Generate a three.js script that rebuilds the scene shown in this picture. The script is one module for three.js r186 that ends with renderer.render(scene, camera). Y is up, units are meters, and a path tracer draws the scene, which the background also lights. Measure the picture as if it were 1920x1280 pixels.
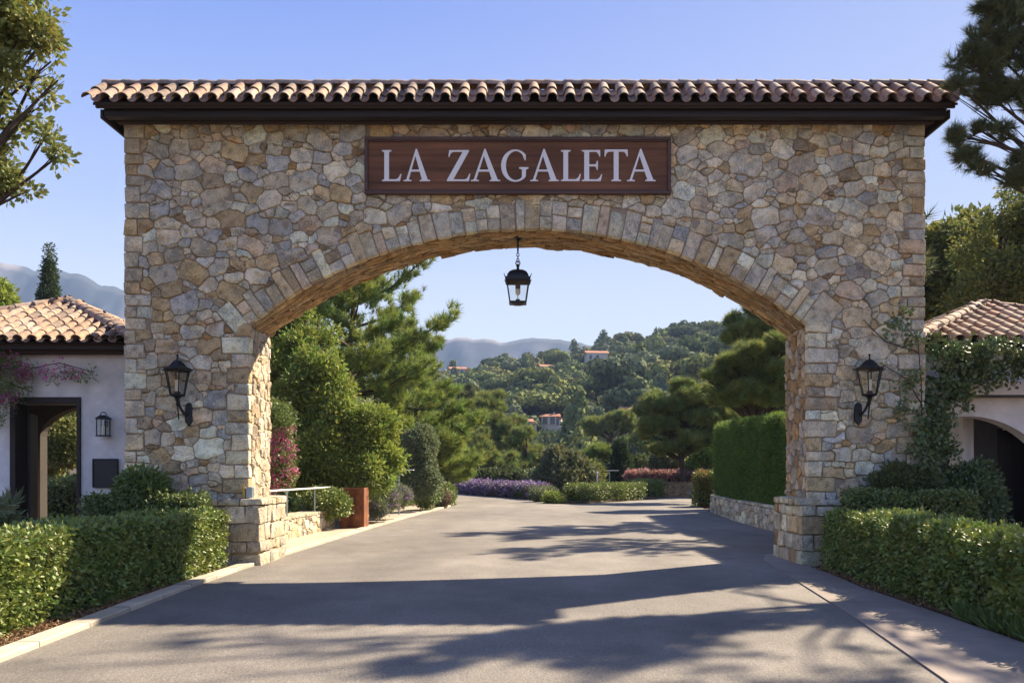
import * as THREE from 'three';
import { mergeGeometries, toCreasedNormals } from 'three/addons/utils/BufferGeometryUtils.js';
import { RoundedBoxGeometry } from 'three/addons/geometries/RoundedBoxGeometry.js';

// ---------------------------------------------------------------- camera, sky, sun, exposure
const scene = new THREE.Scene();
const F = 1570, CX = 985, CY = 880, EYE = 1.7;                 // lens in pixels of the 1920 x 1280 photograph
const camera = new THREE.PerspectiveCamera(2 * Math.atan(640 / F) * 180 / Math.PI, 1.5, 0.1, 30000);
camera.position.set(0, EYE, 0);
camera.lookAt(0, EYE, -10);
camera.setViewOffset(1920, 1280, 960 - CX, 640 - CY, 1920, 1280);
const EXPOSURE = 3.75;
const renderer = new THREE.WebGLRenderer({ antialias: true });
renderer.toneMapping = THREE.LinearToneMapping;
renderer.toneMappingExposure = EXPOSURE;
renderer.shadowMap.enabled = true;
const SUN = new THREE.Vector3(7.4, 8.3, -5.3).normalize();
const sun = new THREE.DirectionalLight(new THREE.Color(1.0, 0.85, 0.64), 4.4);
sun.position.copy(SUN).multiplyScalar(120); sun.position.z -= 20;
sun.target.position.set(0, 0, -20);
sun.castShadow = true; sun.shadow.radius = 1.4;
sun.shadow.mapSize.set(4096, 4096);
Object.assign(sun.shadow.camera, { left: -45, right: 45, top: 45, bottom: -45, near: 1, far: 300 });
scene.add(sun, sun.target);
{ // clear afternoon sky: deep blue overhead, pale at the horizon, paler towards the sun
  const W = 1024, H = 512, data = new Float32Array(W * H * 4);
  const stops = [[0, 1.12, 1.12, 1.12], [.06, 1.05, 1.07, 1.11], [.15, .87, .94, 1.09], [.28, .47, .61, 1.03], [.48, .15, .295, .88], [.7, .125, .25, .78], [1, .105, .22, .70]];
  for (let r = 0; r < H; r++) {
    const up = ((r + .5) / H - .5) * Math.PI, y = Math.sin(up);
    let k = 0; const yy = Math.max(0, y); while (k < stops.length - 2 && yy > stops[k + 1][0]) k++;
    const a = stops[k], b = stops[k + 1]; let t = (yy - a[0]) / (b[0] - a[0]); t = Math.min(1, Math.max(0, t));
    for (let c = 0; c < W; c++) {
      const az = ((c + .5) / W - .5) * 2 * Math.PI, x = Math.cos(az) * Math.cos(up), z = Math.sin(az) * Math.cos(up);
      const cs = x * SUN.x + y * SUN.y + z * SUN.z, g = Math.pow(Math.max(0, .5 + .5 * cs), 6);
      const o = (r * W + c) * 4;
      for (let q = 0; q < 3; q++) {
        let v = a[q + 1] + (b[q + 1] - a[q + 1]) * t;
        v += ([.95, .97, 1.02][q] - v) * g * .45;
        if (y < 0) v += ([.42, .40, .38][q] - v) * Math.min(1, -y * 6);
        data[o + q] = v / EXPOSURE;
      }
      data[o + 3] = 1;
    }
  }
  const t = new THREE.DataTexture(data, W, H, THREE.RGBAFormat, THREE.FloatType);
  t.mapping = THREE.EquirectangularReflectionMapping; t.magFilter = THREE.LinearFilter; t.minFilter = THREE.LinearFilter; t.needsUpdate = true;
  scene.background = t; scene.environment = t;
}
scene.fog = new THREE.FogExp2(new THREE.Color(.44, .63, 1.0), 0.00025);

// ---------------------------------------------------------------- helpers
function rng(seed) { let s = seed >>> 0; return () => { s = (s + 0x6d2b79f5) | 0; let t = Math.imul(s ^ (s >>> 15), 1 | s); t = (t + Math.imul(t ^ (t >>> 7), 61 | t)) ^ t; return ((t ^ (t >>> 14)) >>> 0) / 4294967296; }; }
const R0 = rng(7);
const lerp = (a, b, t) => a + (b - a) * t, clamp = (x, a, b) => Math.min(b, Math.max(a, x)), smooth = (a, b, x) => { const t = clamp((x - a) / (b - a), 0, 1); return t * t * (3 - 2 * t); };
function hash(x, y, z) { let h = Math.imul(x | 0, 374761393) ^ Math.imul(y | 0, 668265263) ^ Math.imul(z | 0, 2147483647 - 1013904223); h = Math.imul(h ^ (h >>> 13), 1274126177); return ((h ^ (h >>> 16)) >>> 0) / 4294967296; }
function noise(x, y, z = 0) {
  const xi = Math.floor(x), yi = Math.floor(y), zi = Math.floor(z); let fx = x - xi, fy = y - yi, fz = z - zi;
  fx = fx * fx * (3 - 2 * fx); fy = fy * fy * (3 - 2 * fy); fz = fz * fz * (3 - 2 * fz);
  const h = (a, b, c) => hash(xi + a, yi + b, zi + c);
  return lerp(lerp(lerp(h(0, 0, 0), h(1, 0, 0), fx), lerp(h(0, 1, 0), h(1, 1, 0), fx), fy), lerp(lerp(h(0, 0, 1), h(1, 0, 1), fx), lerp(h(0, 1, 1), h(1, 1, 1), fx), fy), fz) * 2 - 1;
}
const fbm = (x, y, z = 0, n = 4) => { let s = 0, a = .5; for (let i = 0; i < n; i++) { s += a * noise(x, y, z + i * 7.3); x *= 2.03; y *= 2.03; z *= 2.03; a *= .5; } return s; };
function curve(pts) { return (x) => { if (x <= pts[0][0]) return pts[0][1]; for (let i = 1; i < pts.length; i++) if (x <= pts[i][0]) { const t = (x - pts[i - 1][0]) / (pts[i][0] - pts[i - 1][0]); return lerp(pts[i - 1][1], pts[i][1], t); } return pts[pts.length - 1][1]; }; }
const at = (px, py, D) => new THREE.Vector3((px - CX) * D / F, EYE + (CY - py) * D / F, -D);   // real point at a real distance
const V = (x, y, z) => new THREE.Vector3(x, y, z);
const C = (r, g, b) => new THREE.Color().setRGB(r, g, b);
const used = {};
function numbered(name) { const n = used[name] = (used[name] ?? -1) + 1; return n ? name + '_' + String(n).padStart(3, '0') : name; }
function shadows(m) { m.castShadow = true; m.receiveShadow = true; return m; }
function part(name, geo, mat, parent) { const m = shadows(new THREE.Mesh(geo, mat)); m.name = name; parent.add(m); return m; }
function thing(name, label, category, pos, group) {
  const o = new THREE.Group(); o.name = numbered(name); if (pos) o.position.copy(pos); scene.add(o);
  o.userData = { label, category }; if (group) o.userData.group = group; return o;
}
function solo(name, geo, mat, label, category, group) {
  const m = shadows(new THREE.Mesh(geo, mat)); m.name = numbered(name); scene.add(m); m.userData = { label, category }; if (group) m.userData.group = group; return m;
}
function struct(name, geo, mat, label) { const m = shadows(new THREE.Mesh(geo, mat)); m.name = name; scene.add(m); m.userData = { kind: 'structure', label, category: name.replace(/_/g, ' ') }; return m; }
function box(w, h, d, x = 0, y = 0, z = 0, bev = 0) { const g = bev ? new RoundedBoxGeometry(w, h, d, 1, bev) : new THREE.BoxGeometry(w, h, d); return g.translate(x, y, z); }
function clean(gs) { return mergeGeometries(gs.map((g) => { g = g.index ? g.toNonIndexed() : g; const o = new THREE.BufferGeometry(); for (const k of ['position', 'normal', 'uv']) if (g.attributes[k]) o.setAttribute(k, g.attributes[k]); if (!o.attributes.uv) o.setAttribute('uv', new THREE.BufferAttribute(new Float32Array(o.attributes.position.count * 2), 2)); if (g.attributes.color) o.setAttribute('color', g.attributes.color); return o; })); }
function bar(a, b, r0, r1 = r0, seg = 6) { const d = b.clone().sub(a), L = d.length(), g = new THREE.CylinderGeometry(r1, r0, L, seg, 1); g.translate(0, L / 2, 0); g.applyQuaternion(new THREE.Quaternion().setFromUnitVectors(V(0, 1, 0), d.normalize())); return g.translate(a.x, a.y, a.z); }
function limb(pts, r0, r1, seg = 6) { const gs = []; for (let i = 0; i < pts.length - 1; i++) gs.push(bar(pts[i], pts[i + 1], lerp(r0, r1, i / (pts.length - 1)), lerp(r0, r1, (i + 1) / (pts.length - 1)), seg)); return gs; }

// ---------------------------------------------------------------- computed textures
function tex(size, fn, srgb = true) {
  const d = new Uint8Array(size * size * 4);
  for (let y = 0; y < size; y++) for (let x = 0; x < size; x++) { const c = fn(x, y), o = (y * size + x) * 4; for (let q = 0; q < 3; q++) d[o + q] = clamp(Array.isArray(c) ? c[q] : c, 0, 255); d[o + 3] = 255; }
  const t = new THREE.DataTexture(d, size, size); t.wrapS = t.wrapT = THREE.RepeatWrapping; t.magFilter = THREE.LinearFilter; t.minFilter = THREE.LinearMipmapLinearFilter; t.generateMipmaps = true; if (srgb) t.colorSpace = THREE.SRGBColorSpace; t.needsUpdate = true; return t;
}
function pnoise(S, f, seed, n = 4) { // tileable noise field
  const out = new Float32Array(S * S); let amp = .5;
  for (let o = 0; o < n; o++) { const fr = f << o; for (let y = 0; y < S; y++) for (let x = 0; x < S; x++) { const u = x / S * fr, v = y / S * fr, xi = Math.floor(u), yi = Math.floor(v); let a = u - xi, b = v - yi; a = a * a * (3 - 2 * a); b = b * b * (3 - 2 * b); const h = (i, j) => hash((xi + i) % fr, (yi + j) % fr, seed + o * 17); out[y * S + x] += amp * (lerp(lerp(h(0, 0), h(1, 0), a), lerp(h(0, 1), h(1, 1), a), b) * 2 - 1); } amp *= .55; }
  return out;
}
const grainA = pnoise(512, 8, 3, 6), grainB = pnoise(512, 64, 9, 3), grainC = pnoise(512, 4, 21, 5);
const stoneMap = tex(512, (x, y) => { const i = y * 512 + x, v = 233 + grainA[i] * 70 + grainB[i] * 60, w = grainC[i] * 24; return [v + w, v + w * .5, v - w * .4]; });
const stoneBump = tex(512, (x, y) => { const i = y * 512 + x; return 128 + grainA[i] * 95 + grainB[i] * 50; }, false);
const speck = rng(99);
const asphaltMap = tex(1024, (x, y) => { const i = (y >> 1) * 512 + (x >> 1), s = speck(); let v = 196 + grainA[i] * 16 + grainC[i] * 18 + (speck() - .5) * 58; if (s > .965) v += 50; if (s < .06) v -= 60; return [v * 1.0, v * .975, v * .945]; });
const asphaltBump = tex(512, (x, y) => 128 + (hash(x, y, 5) - .5) * 150 + grainB[y * 512 + x] * 60, false);
const soilMap = tex(512, (x, y) => { const i = y * 512 + x; const v = 175 + grainA[i] * 70 + grainB[i] * 55; return [v, v * (.95 + grainC[i] * .1), v * .9]; });
const plasterMap = tex(512, (x, y) => { const i = y * 512 + x; return 236 + grainC[i] * 22 + grainA[i] * 10 + grainB[i] * 6; });
const plasterBump = tex(512, (x, y) => 128 + grainB[y * 512 + x] * 60 + grainA[y * 512 + x] * 40, false);
const woodMap = tex(512, (x, y) => { const w = grainA[(((y * 2) & 511) * 512) + ((x >> 4) & 511)] * 45 + grainC[y * 512 + x] * 60 + grainB[y * 512 + ((x >> 3) & 511)] * 16; const v = 200 + w; return [v, v * .97, v * .94]; });
const rustMap = tex(512, (x, y) => { const i = y * 512 + x; const a = grainA[i] * 55 + grainC[i] * 40 + grainA[(x * 512 + (y >> 4)) & 262143] * 20; return [205 + a, 190 + a * 1.3, 180 + a * 1.4]; });

const std = (o) => new THREE.MeshStandardMaterial({ roughness: .9, ...o });
const MAT = {
  stone: std({ map: stoneMap, bumpMap: stoneBump, bumpScale: .05, vertexColors: true, roughness: .92 }),
  mortar: std({ color: C(.31, .245, .175), bumpMap: stoneBump, bumpScale: .01 }),
  tile: std({ map: stoneMap, vertexColors: true, bumpMap: stoneBump, bumpScale: .004, roughness: .85 }),
  brownWood: std({ color: C(.030, .019, .014), map: woodMap, roughness: .6 }),
  deck: std({ color: C(.05, .032, .022) }),
  plaster: std({ color: C(.87, .845, .82), map: plasterMap, bumpMap: plasterBump, bumpScale: .003 }),
  sign: std({ color: C(.27, .122, .06), map: woodMap, roughness: .8 }),
  signFrame: std({ color: C(.14, .064, .036), map: woodMap, roughness: .45 }),
  letter: std({ color: C(.86, .84, .82), roughness: .5 }),
  iron: std({ color: C(.014, .015, .017), roughness: .45, metalness: .3 }),
  glass: new THREE.MeshPhysicalMaterial({ color: C(.93, .94, .92), transmission: 1, thickness: 0, roughness: .06, ior: 1.5 }),
  candle: std({ color: C(.72, .66, .50), roughness: .5 }),
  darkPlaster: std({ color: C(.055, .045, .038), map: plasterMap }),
  board: std({ color: C(.014, .014, .017), roughness: .5 }),
  steel: std({ color: C(.34, .38, .42), roughness: .4, metalness: .7 }),
  whitePaint: std({ color: C(.75, .74, .70), roughness: .5 }),
  corten: std({ color: C(.30, .115, .04), map: rustMap, roughness: .85 }),
  asphalt: std({ map: asphaltMap, vertexColors: true, bumpMap: asphaltBump, bumpScale: .006, roughness: .88 }),
  concrete: std({ map: plasterMap, vertexColors: true, bumpMap: plasterBump, bumpScale: .004, roughness: .9 }),
  soil: std({ map: soilMap, vertexColors: true, bumpMap: stoneBump, bumpScale: .03, roughness: 1 }),
  bark: std({ color: C(.13, .095, .068), map: woodMap, bumpMap: stoneBump, bumpScale: .02, roughness: 1 }),
  barkPale: std({ color: C(.30, .25, .20), map: woodMap, roughness: 1 }),
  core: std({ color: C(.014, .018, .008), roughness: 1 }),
  farWall: std({ color: C(.52, .48, .43) }), farRoof: std({ color: C(.34, .15, .085) }), farPane: std({ color: C(.05, .06, .07), roughness: .2 }),
};
function leafMat(r, g, b, tr = .35) { return new THREE.MeshPhysicalMaterial({ color: C(r, g, b), roughness: .7, transmission: tr, thickness: 0, specularIntensity: .35, side: THREE.DoubleSide }); }
function paint(geo, fn) { const p = geo.attributes.position, c = new Float32Array(p.count * 3); for (let i = 0; i < p.count; i++) { const k = fn(p.getX(i), p.getY(i), p.getZ(i)); c[i * 3] = k[0]; c[i * 3 + 1] = k[1]; c[i * 3 + 2] = k[2]; } geo.setAttribute('color', new THREE.BufferAttribute(c, 3)); return geo; }

// ---------------------------------------------------------------- rubble stones
const TONES = [[0.859, 0.720, 0.486], [0.806, 0.677, 0.444], [0.753, 0.642, 0.458], [0.676, 0.586, 0.415], [0.728, 0.538, 0.285], [0.753, 0.552, 0.277], [0.664, 0.621, 0.506], [0.611, 0.586, 0.498], [0.900, 0.880, 0.631], [0.819, 0.628, 0.409], [0.650, 0.502, 0.314], [0.900, 0.797, 0.554], [0.806, 0.720, 0.534], [0.585, 0.432, 0.234], [0.859, 0.748, 0.529], [0.766, 0.663, 0.458]];
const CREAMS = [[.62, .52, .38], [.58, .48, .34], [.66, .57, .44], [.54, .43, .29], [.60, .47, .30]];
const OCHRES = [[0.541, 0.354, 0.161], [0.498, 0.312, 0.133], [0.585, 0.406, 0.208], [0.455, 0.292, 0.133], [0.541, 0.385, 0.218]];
const GREYS = [[0.819, 0.723, 0.486], [0.753, 0.668, 0.459], [0.689, 0.634, 0.464], [0.871, 0.748, 0.486], [0.871, 0.701, 0.417], [0.676, 0.601, 0.423], [0.780, 0.621, 0.359], [0.832, 0.668, 0.399], [0.900, 0.842, 0.557], [0.780, 0.708, 0.504], [0.900, 0.803, 0.532]];
// outline: points (u, v) counter-clockwise; place(u, v, h) -> Vector3
function stoneGeo(outline, depth, place, tone, rnd, sink = .03, bevel = .016) {
  const n = outline.length; let cu = 0, cv = 0; for (const [u, v] of outline) { cu += u / n; cv += v / n; }
  const tk = .78 + rnd() * .4; tone = tone.map((v) => v * tk); const ou = rnd() * 9, ov = rnd() * 9, sd = rnd() * 100, tu = (rnd() - .5) * .35, tv = (rnd() - .5) * .35, P = [], U = [], K = [];
  const ring = (s, inset, h, rough) => outline.map(([u, v]) => { const du = u - cu, dv = v - cv, L = Math.hypot(du, dv) || 1e-6, k = Math.max(0, s - inset / L); const a = cu + du * k, b = cv + dv * k; return [a, b, h + (rough ? rough * noise(a * 9 + sd, b * 9, sd) + (du * tu + dv * tv) * k * .5 : 0)]; });
  const stain = rnd() < .4 ? [.85, .62, .38] : [.92, .95, 1.02], amt = rnd() * .8;
  const push = (p) => { const q = place(p[0], p[1], p[2]); P.push(q.x, q.y, q.z); U.push(p[0] / .9 + ou, p[1] / .9 + ov); const w = clamp((fbm(p[0] * 5 + sd, p[1] * 5, sd, 2) + .1) * 1.6, 0, 1) * amt, l = 1 + .24 * noise(p[0] * 7, p[1] * 7 + sd, sd + 3); K.push(tone[0] * l * lerp(1, stain[0], w), tone[1] * l * lerp(1, stain[1], w), tone[2] * l * lerp(1, stain[2], w)); };
  const rings = [ring(1, 0, -sink, 0), ring(1, .001, depth * .5, 0), ring(1, bevel, depth * .92, .012), ring(.52, 0, depth, .03)];
  for (let r = 0; r < 3; r++) for (let i = 0; i < n; i++) { const j = (i + 1) % n, a = rings[r][i], b = rings[r][j], c = rings[r + 1][j], d = rings[r + 1][i]; push(a); push(b); push(c); push(a); push(c); push(d); }
  const top = [cu, cv, depth + .02 * noise(cu * 9, cv * 9, sd)];
  for (let i = 0; i < n; i++) { push(rings[3][i]); push(rings[3][(i + 1) % n]); push(top); }
  const g = new THREE.BufferGeometry();
  g.setAttribute('position', new THREE.BufferAttribute(new Float32Array(P), 3)); g.setAttribute('uv', new THREE.BufferAttribute(new Float32Array(U), 2)); g.setAttribute('color', new THREE.BufferAttribute(new Float32Array(K), 3));
  return toCreasedNormals(g, .5);
}
// packs irregular stones into a region and returns their outlines
function rubble({ x0, x1, y0, y1, inside, radii, sx = 1.25, sy = .85, p = 2.3, rays = 20, joint = .006, seed = 1, tilt = () => .5 }) {
  const rnd = rng(seed), S = [], cell = .3, grid = new Map(), key = (i, j) => i * 4096 + j;
  const near = (x, y, reach, f) => { const i0 = Math.floor((x - x0) / cell), j0 = Math.floor((y - y0) / cell); for (let i = i0 - reach; i <= i0 + reach; i++) for (let j = j0 - reach; j <= j0 + reach; j++) { const l = grid.get(key(i + 50, j + 50)); if (l) for (const s of l) f(s); } };
  const dist = (s, x, y) => { const dx = x - s.x, dy = y - s.y, a = Math.abs(dx * s.c + dy * s.s) / sx, b = Math.abs(dy * s.c - dx * s.s) / sy; return Math.pow(Math.pow(a, p) + Math.pow(b, p), 1 / p); };
  for (const [r, n] of radii) for (let k = 0; k < n; k++) {
    const x = lerp(x0, x1, rnd()), y = lerp(y0, y1, rnd()), rr = r * (.85 + rnd() * .3), ang = (rnd() - .5) * tilt(y);
    if (!inside(x, y)) continue;
    let ok = true; near(x, y, 3, (s) => { if (ok && dist(s, x, y) < (s.r + rr) * .97) ok = false; });
    if (!ok) continue;
    const s = { x, y, r: rr, c: Math.cos(ang), s: Math.sin(ang), id: S.length }; S.push(s);
    const kk = key(Math.floor((x - x0) / cell) + 50, Math.floor((y - y0) / cell) + 50); if (!grid.has(kk)) grid.set(kk, []); grid.get(kk).push(s);
  }
  const label = (x, y) => { if (!inside(x, y)) return -1; const wx = x + .018 * noise(x * 6, y * 6, seed), wy = y + .018 * noise(x * 6 + 9, y * 6, seed + 5); let best = -2, bd = 1e9; near(wx, wy, 2, (s) => { const d = dist(s, wx, wy) - s.r; if (d < bd) { bd = d; best = s.id; } }); return best; };
  const out = [];
  for (const s of S) {
    if (label(s.x, s.y) !== s.id) continue;
    const o = []; let area = 0;
    for (let k = 0; k < rays; k++) {
      const t = (k + .5 * (s.id % 2)) / rays * 2 * Math.PI, ux = Math.cos(t) * sx, uy = Math.sin(t) * sy, L = Math.hypot(ux, uy), dx = ux / L, dy = uy / L; let r = 0; const st = .022;
      while (r < .9 && label(s.x + dx * (r + st), s.y + dy * (r + st)) === s.id) r += st;
      let a = r, b = r + st; for (let q = 0; q < 3; q++) { const m = (a + b) / 2; if (label(s.x + dx * m, s.y + dy * m) === s.id) a = m; else b = m; }
      const rr = Math.max(.012, a - joint + (rnd() - .5) * .009); o.push([s.x + dx * rr, s.y + dy * rr]);
    }
    for (let k = 0; k < rays; k++) { const [a, b] = o[k], [c, d] = o[(k + 1) % rays]; area += (a * d - c * b) / 2; }
    if (area > .0012) out.push({ o, area, x: s.x, y: s.y });
  }
  return out;
}
// coursed stones: rows of near-rectangular blocks
function coursed({ x0, x1, y0, y1, hMin = .16, hMax = .3, wMin = .2, wMax = .5, joint = .009, seed = 1 }) {
  const rnd = rng(seed), out = []; let y = y0;
  while (y < y1 - .02) {
    let h = lerp(hMin, hMax, rnd()); if (y + h > y1 - hMin * .6) h = y1 - y;
    let x = x0;
    while (x < x1 - .01) {
      let w = lerp(wMin, wMax, rnd()); if (x + w > x1 - wMin * .6) w = x1 - x;
      const split = h > .22 && rnd() < .22 ? 2 : 1;
      for (let q = 0; q < split; q++) out.push(quad(x + joint, y + h * q / split + joint, x + w - joint, y + h * (q + 1) / split - joint, rnd));
      x += w;
    }
    y += h;
  }
  return out;
}
function quad(xa, ya, xb, yb, rnd, jit = .018) {
  const c = [[xa, ya], [xb, ya], [xb, yb], [xa, yb]].map(([x, y]) => [x + (rnd() - .5) * jit * .6, y + (rnd() - .5) * jit]), o = [];
  const w = xb - xa, h = yb - ya, cut = Math.min(w, h) * (.06 + rnd() * .12);
  for (let k = 0; k < 4; k++) { const a = c[k], b = c[(k + 1) % 4], L = Math.hypot(b[0] - a[0], b[1] - a[1]), n = L > .3 ? 4 : 3; for (let q = 0; q < n; q++) { const t = q === 0 ? cut / L : q === n - 1 ? 1 - cut / L : lerp(cut / L, 1 - cut / L, q / (n - 1)); o.push([lerp(a[0], b[0], t) + (rnd() - .5) * jit * .4, lerp(a[1], b[1], t) + (rnd() - .5) * jit * .4]); } }
  return { o, area: w * h, x: (xa + xb) / 2, y: (ya + yb) / 2 };
}

// ---------------------------------------------------------------- ground, road, pavements, hills, mountains
{
  const g = new THREE.CircleGeometry(9000, 96, 0, Math.PI * 2).rotateX(-Math.PI / 2).translate(0, -.012, -20);
  const uv = g.attributes.uv, p = g.attributes.position; for (let i = 0; i < p.count; i++) uv.setXY(i, p.getX(i) / 3, p.getZ(i) / 3);
  struct('ground', paint(g, () => [.27, .20, .135]), MAT.soil);
}
const roadL = curve([[2, -4.0], [4, -4.35], [7.4, -4.62], [9.4, -4.70], [11.5, -4.78], [13.9, -4.80], [16.5, -4.74], [19, -4.62], [24.3, -4.42], [29, -4.15], [33, -3.85], [38, -3.45], [41, -3.4], [44, -4.0], [48, -5.4], [53, -8], [64, -16]]);
const roadR = curve([[2, 2.1], [4, 2.75], [6.67, 3.36], [9.5, 3.75], [13, 4.15], [15.6, 4.45], [16.6, 4.75], [17.1, 5.4], [17.6, 6.85], [22.6, 6.8], [28, 7.0], [33, 7.3], [44, 8.8], [53, 10.5], [64, 18]]);
function strip(left, right, d0, d1, nd, nx, y, tint, uvS = 5) {
  const P = [], U = [], I = [];
  for (let i = 0; i <= nd; i++) { const D = lerp(d0, d1, i / nd); for (let j = 0; j <= nx; j++) { const X = lerp(left(D), right(D), j / nx); P.push(X, typeof y === 'function' ? y(X, D) : y, -D); U.push(X / uvS, D / (uvS === 5 ? 12 : uvS)); } }
  for (let i = 0; i < nd; i++) for (let j = 0; j < nx; j++) { const a = i * (nx + 1) + j, b = a + 1, c = a + nx + 1, d = c + 1; I.push(a, b, c, b, d, c); }
  const g = new THREE.BufferGeometry(); g.setAttribute('position', new THREE.BufferAttribute(new Float32Array(P), 3)); g.setAttribute('uv', new THREE.BufferAttribute(new Float32Array(U), 2)); g.setIndex(I); g.computeVertexNormals();
  return paint(g, tint);
}
struct('road', strip((d) => d < 2 ? roadL(2) : roadL(d), roadR, -40, 64, 420, 60, (x, d) => .004, (x, y, z) => {
  const w = fbm(x * .5, z * .28, 3, 4), t = fbm(x * 3, z * 3, 8, 3), k = .275 * (1 + .42 * w + .26 * t);
  return [k * 1.06, k * 1.0, k * .92];
}), MAT.asphalt);
// kerb strips of pale concrete, laid in lengths
{
  const kerb = (name, edge, out, width, h, ds, tone) => {
    const o = new THREE.Group(); o.name = name; scene.add(o); o.userData = { kind: 'structure' };
    for (let i = 0; i < ds.length - 1; i++) {
      const a = ds[i] + .006, b = ds[i + 1] - .006, n = 3, P = [], U = [], I = []; const hh = h + (hash(i, 3, 5) - .5) * .008;
      for (let k = 0; k <= n; k++) { const D = lerp(a, b, k / n), X = edge(D); const pr = [[X, -.03], [X, hh - .012], [X + out * .014, hh], [X + out * (width - .01), hh], [X + out * width, -.03]]; for (const [px, py] of pr) { P.push(px, py, -D); U.push(px * .8 + i * .37, D * .8 + py); } }
      for (let k = 0; k < n; k++) for (let q = 0; q < 4; q++) { const s = k * 5 + q; out < 0 ? I.push(s, s + 5, s + 1, s + 1, s + 5, s + 6) : I.push(s, s + 1, s + 5, s + 1, s + 6, s + 5); }
      const g = new THREE.BufferGeometry(); g.setAttribute('position', new THREE.BufferAttribute(new Float32Array(P), 3)); g.setAttribute('uv', new THREE.BufferAttribute(new Float32Array(U), 2)); g.setIndex(I);
      const e = g.toNonIndexed(); e.computeVertexNormals(); const v = .9 + hash(i, 1, 8) * .18;
      part('kerbstone', paint(e, (x, y, z) => { const s = v * (1 + .16 * fbm(x * 4, z * 4, 1, 3)); return [tone[0] * s, tone[1] * s, tone[2] * s]; }), MAT.concrete, o);
    }
  };
  const seq = (a, b, st) => { const r = []; for (let d = a; d <= b + 1e-6; d += st) r.push(d); return r; };
  kerb('left_kerb', roadL, -1, .24, .06, seq(3, 41, 1.0), [.50, .43, .335]);
  // pale pavement beyond the gate, between the kerb and the low walls
  struct('left_pavement', strip((D) => Math.min(roadL(D) - .3, -5.9 + (D - 24) * .03), (D) => roadL(D) - .242, 14.5, 38, 90, 6, .035, (x, y, z) => { const s = .95 + .2 * fbm(x * 1.3, z * 1.3, 4, 4); return [.46 * s, .37 * s, .275 * s]; }), MAT.concrete);
  // the right pavement: cast slabs with a joint between each
  const o = new THREE.Group(); o.name = 'right_pavement'; o.userData = { kind: 'structure' }; scene.add(o);
  const inner = curve([[2, 4.75], [8, 4.85], [12, 4.8], [14, 4.95], [16.6, 5.0]]);
  const ds = [2, 4, 6.2, 8.4, 10.6, 12.8, 15, 16.7];
  for (let i = 0; i < ds.length - 1; i++) {
    const g = strip((D) => Math.min(roadR(D) - .004, 4.9), inner, ds[i] + .006, ds[i + 1] - .006, 16, 12, .022, (x, y, z) => { const s = (.93 + hash(i, 2, 2) * .12) * (1 + .2 * fbm(x * .8, z * .8, 9, 4) + .14 * fbm(x * 6, z * 6, 2, 3)); return [.30 * s, .25 * s, .213 * s]; }, 1.6);
    part('pavement_slab', g, MAT.concrete, o);
    const e = strip((D) => roadR(D) - .004, (D) => roadR(D) - .002, ds[i] + .006, ds[i + 1] - .006, 16, 1, .022, () => [.28, .23, .2]); const q = e.attributes.position; for (let k = 0; k < q.count; k += 2) q.setY(k, -.02); e.computeVertexNormals(); part('slab_edge', e, MAT.concrete, o);
  }
  // planted island where the road forks
  const sh = new THREE.Shape([[-4.7, 59], [-2.6, 54.5], [-.8, 51], [.6, 46], [1.5, 41.6], [2.3, 41], [4.4, 43.4], [7.6, 48.5], [8.6, 52], [9, 60], [30, 64], [30, 80], [-30, 80], [-30, 70]].map(([x, d]) => new THREE.Vector2(x, d)));
  const g = new THREE.ExtrudeGeometry(sh, { depth: .12, bevelEnabled: false }).rotateX(-Math.PI / 2);
  struct('island_bed', paint(g, (x, y, z) => { const s = 1 + .5 * fbm(x, z, 2, 3); return [.20 * s, .155 * s, .10 * s]; }), MAT.soil);
}
// wooded hillside: a real slope from the valley up to a ridge
const ridge = curve([[-400, 30], [-60, 33], [-20, 36], [10, 40], [30, 45], [50, 49], [80, 54], [130, 66], [300, 74]]);
function hillY(x, d) { const t = clamp((d - 118) / 240, 0, 1.25), up = t < 1 ? Math.pow(t, .92) : 1 - (t - 1) * 2.2; return -3 + (ridge(x * 350 / Math.max(120, d) * .95) + 3) * up + fbm(x * .03, d * .03, 5, 3) * 5 * smooth(0, .3, t); }
{
  const g = strip(() => -420, () => 420, 112, 418, 80, 120, (x, d) => hillY(x, d), (x, y, z) => { const s = 1 + .6 * fbm(x * .08, z * .08, 3, 4); return [.085 * s, .078 * s, .042 * s]; }, 6);
  struct('hillside', g, MAT.soil);
}
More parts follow.
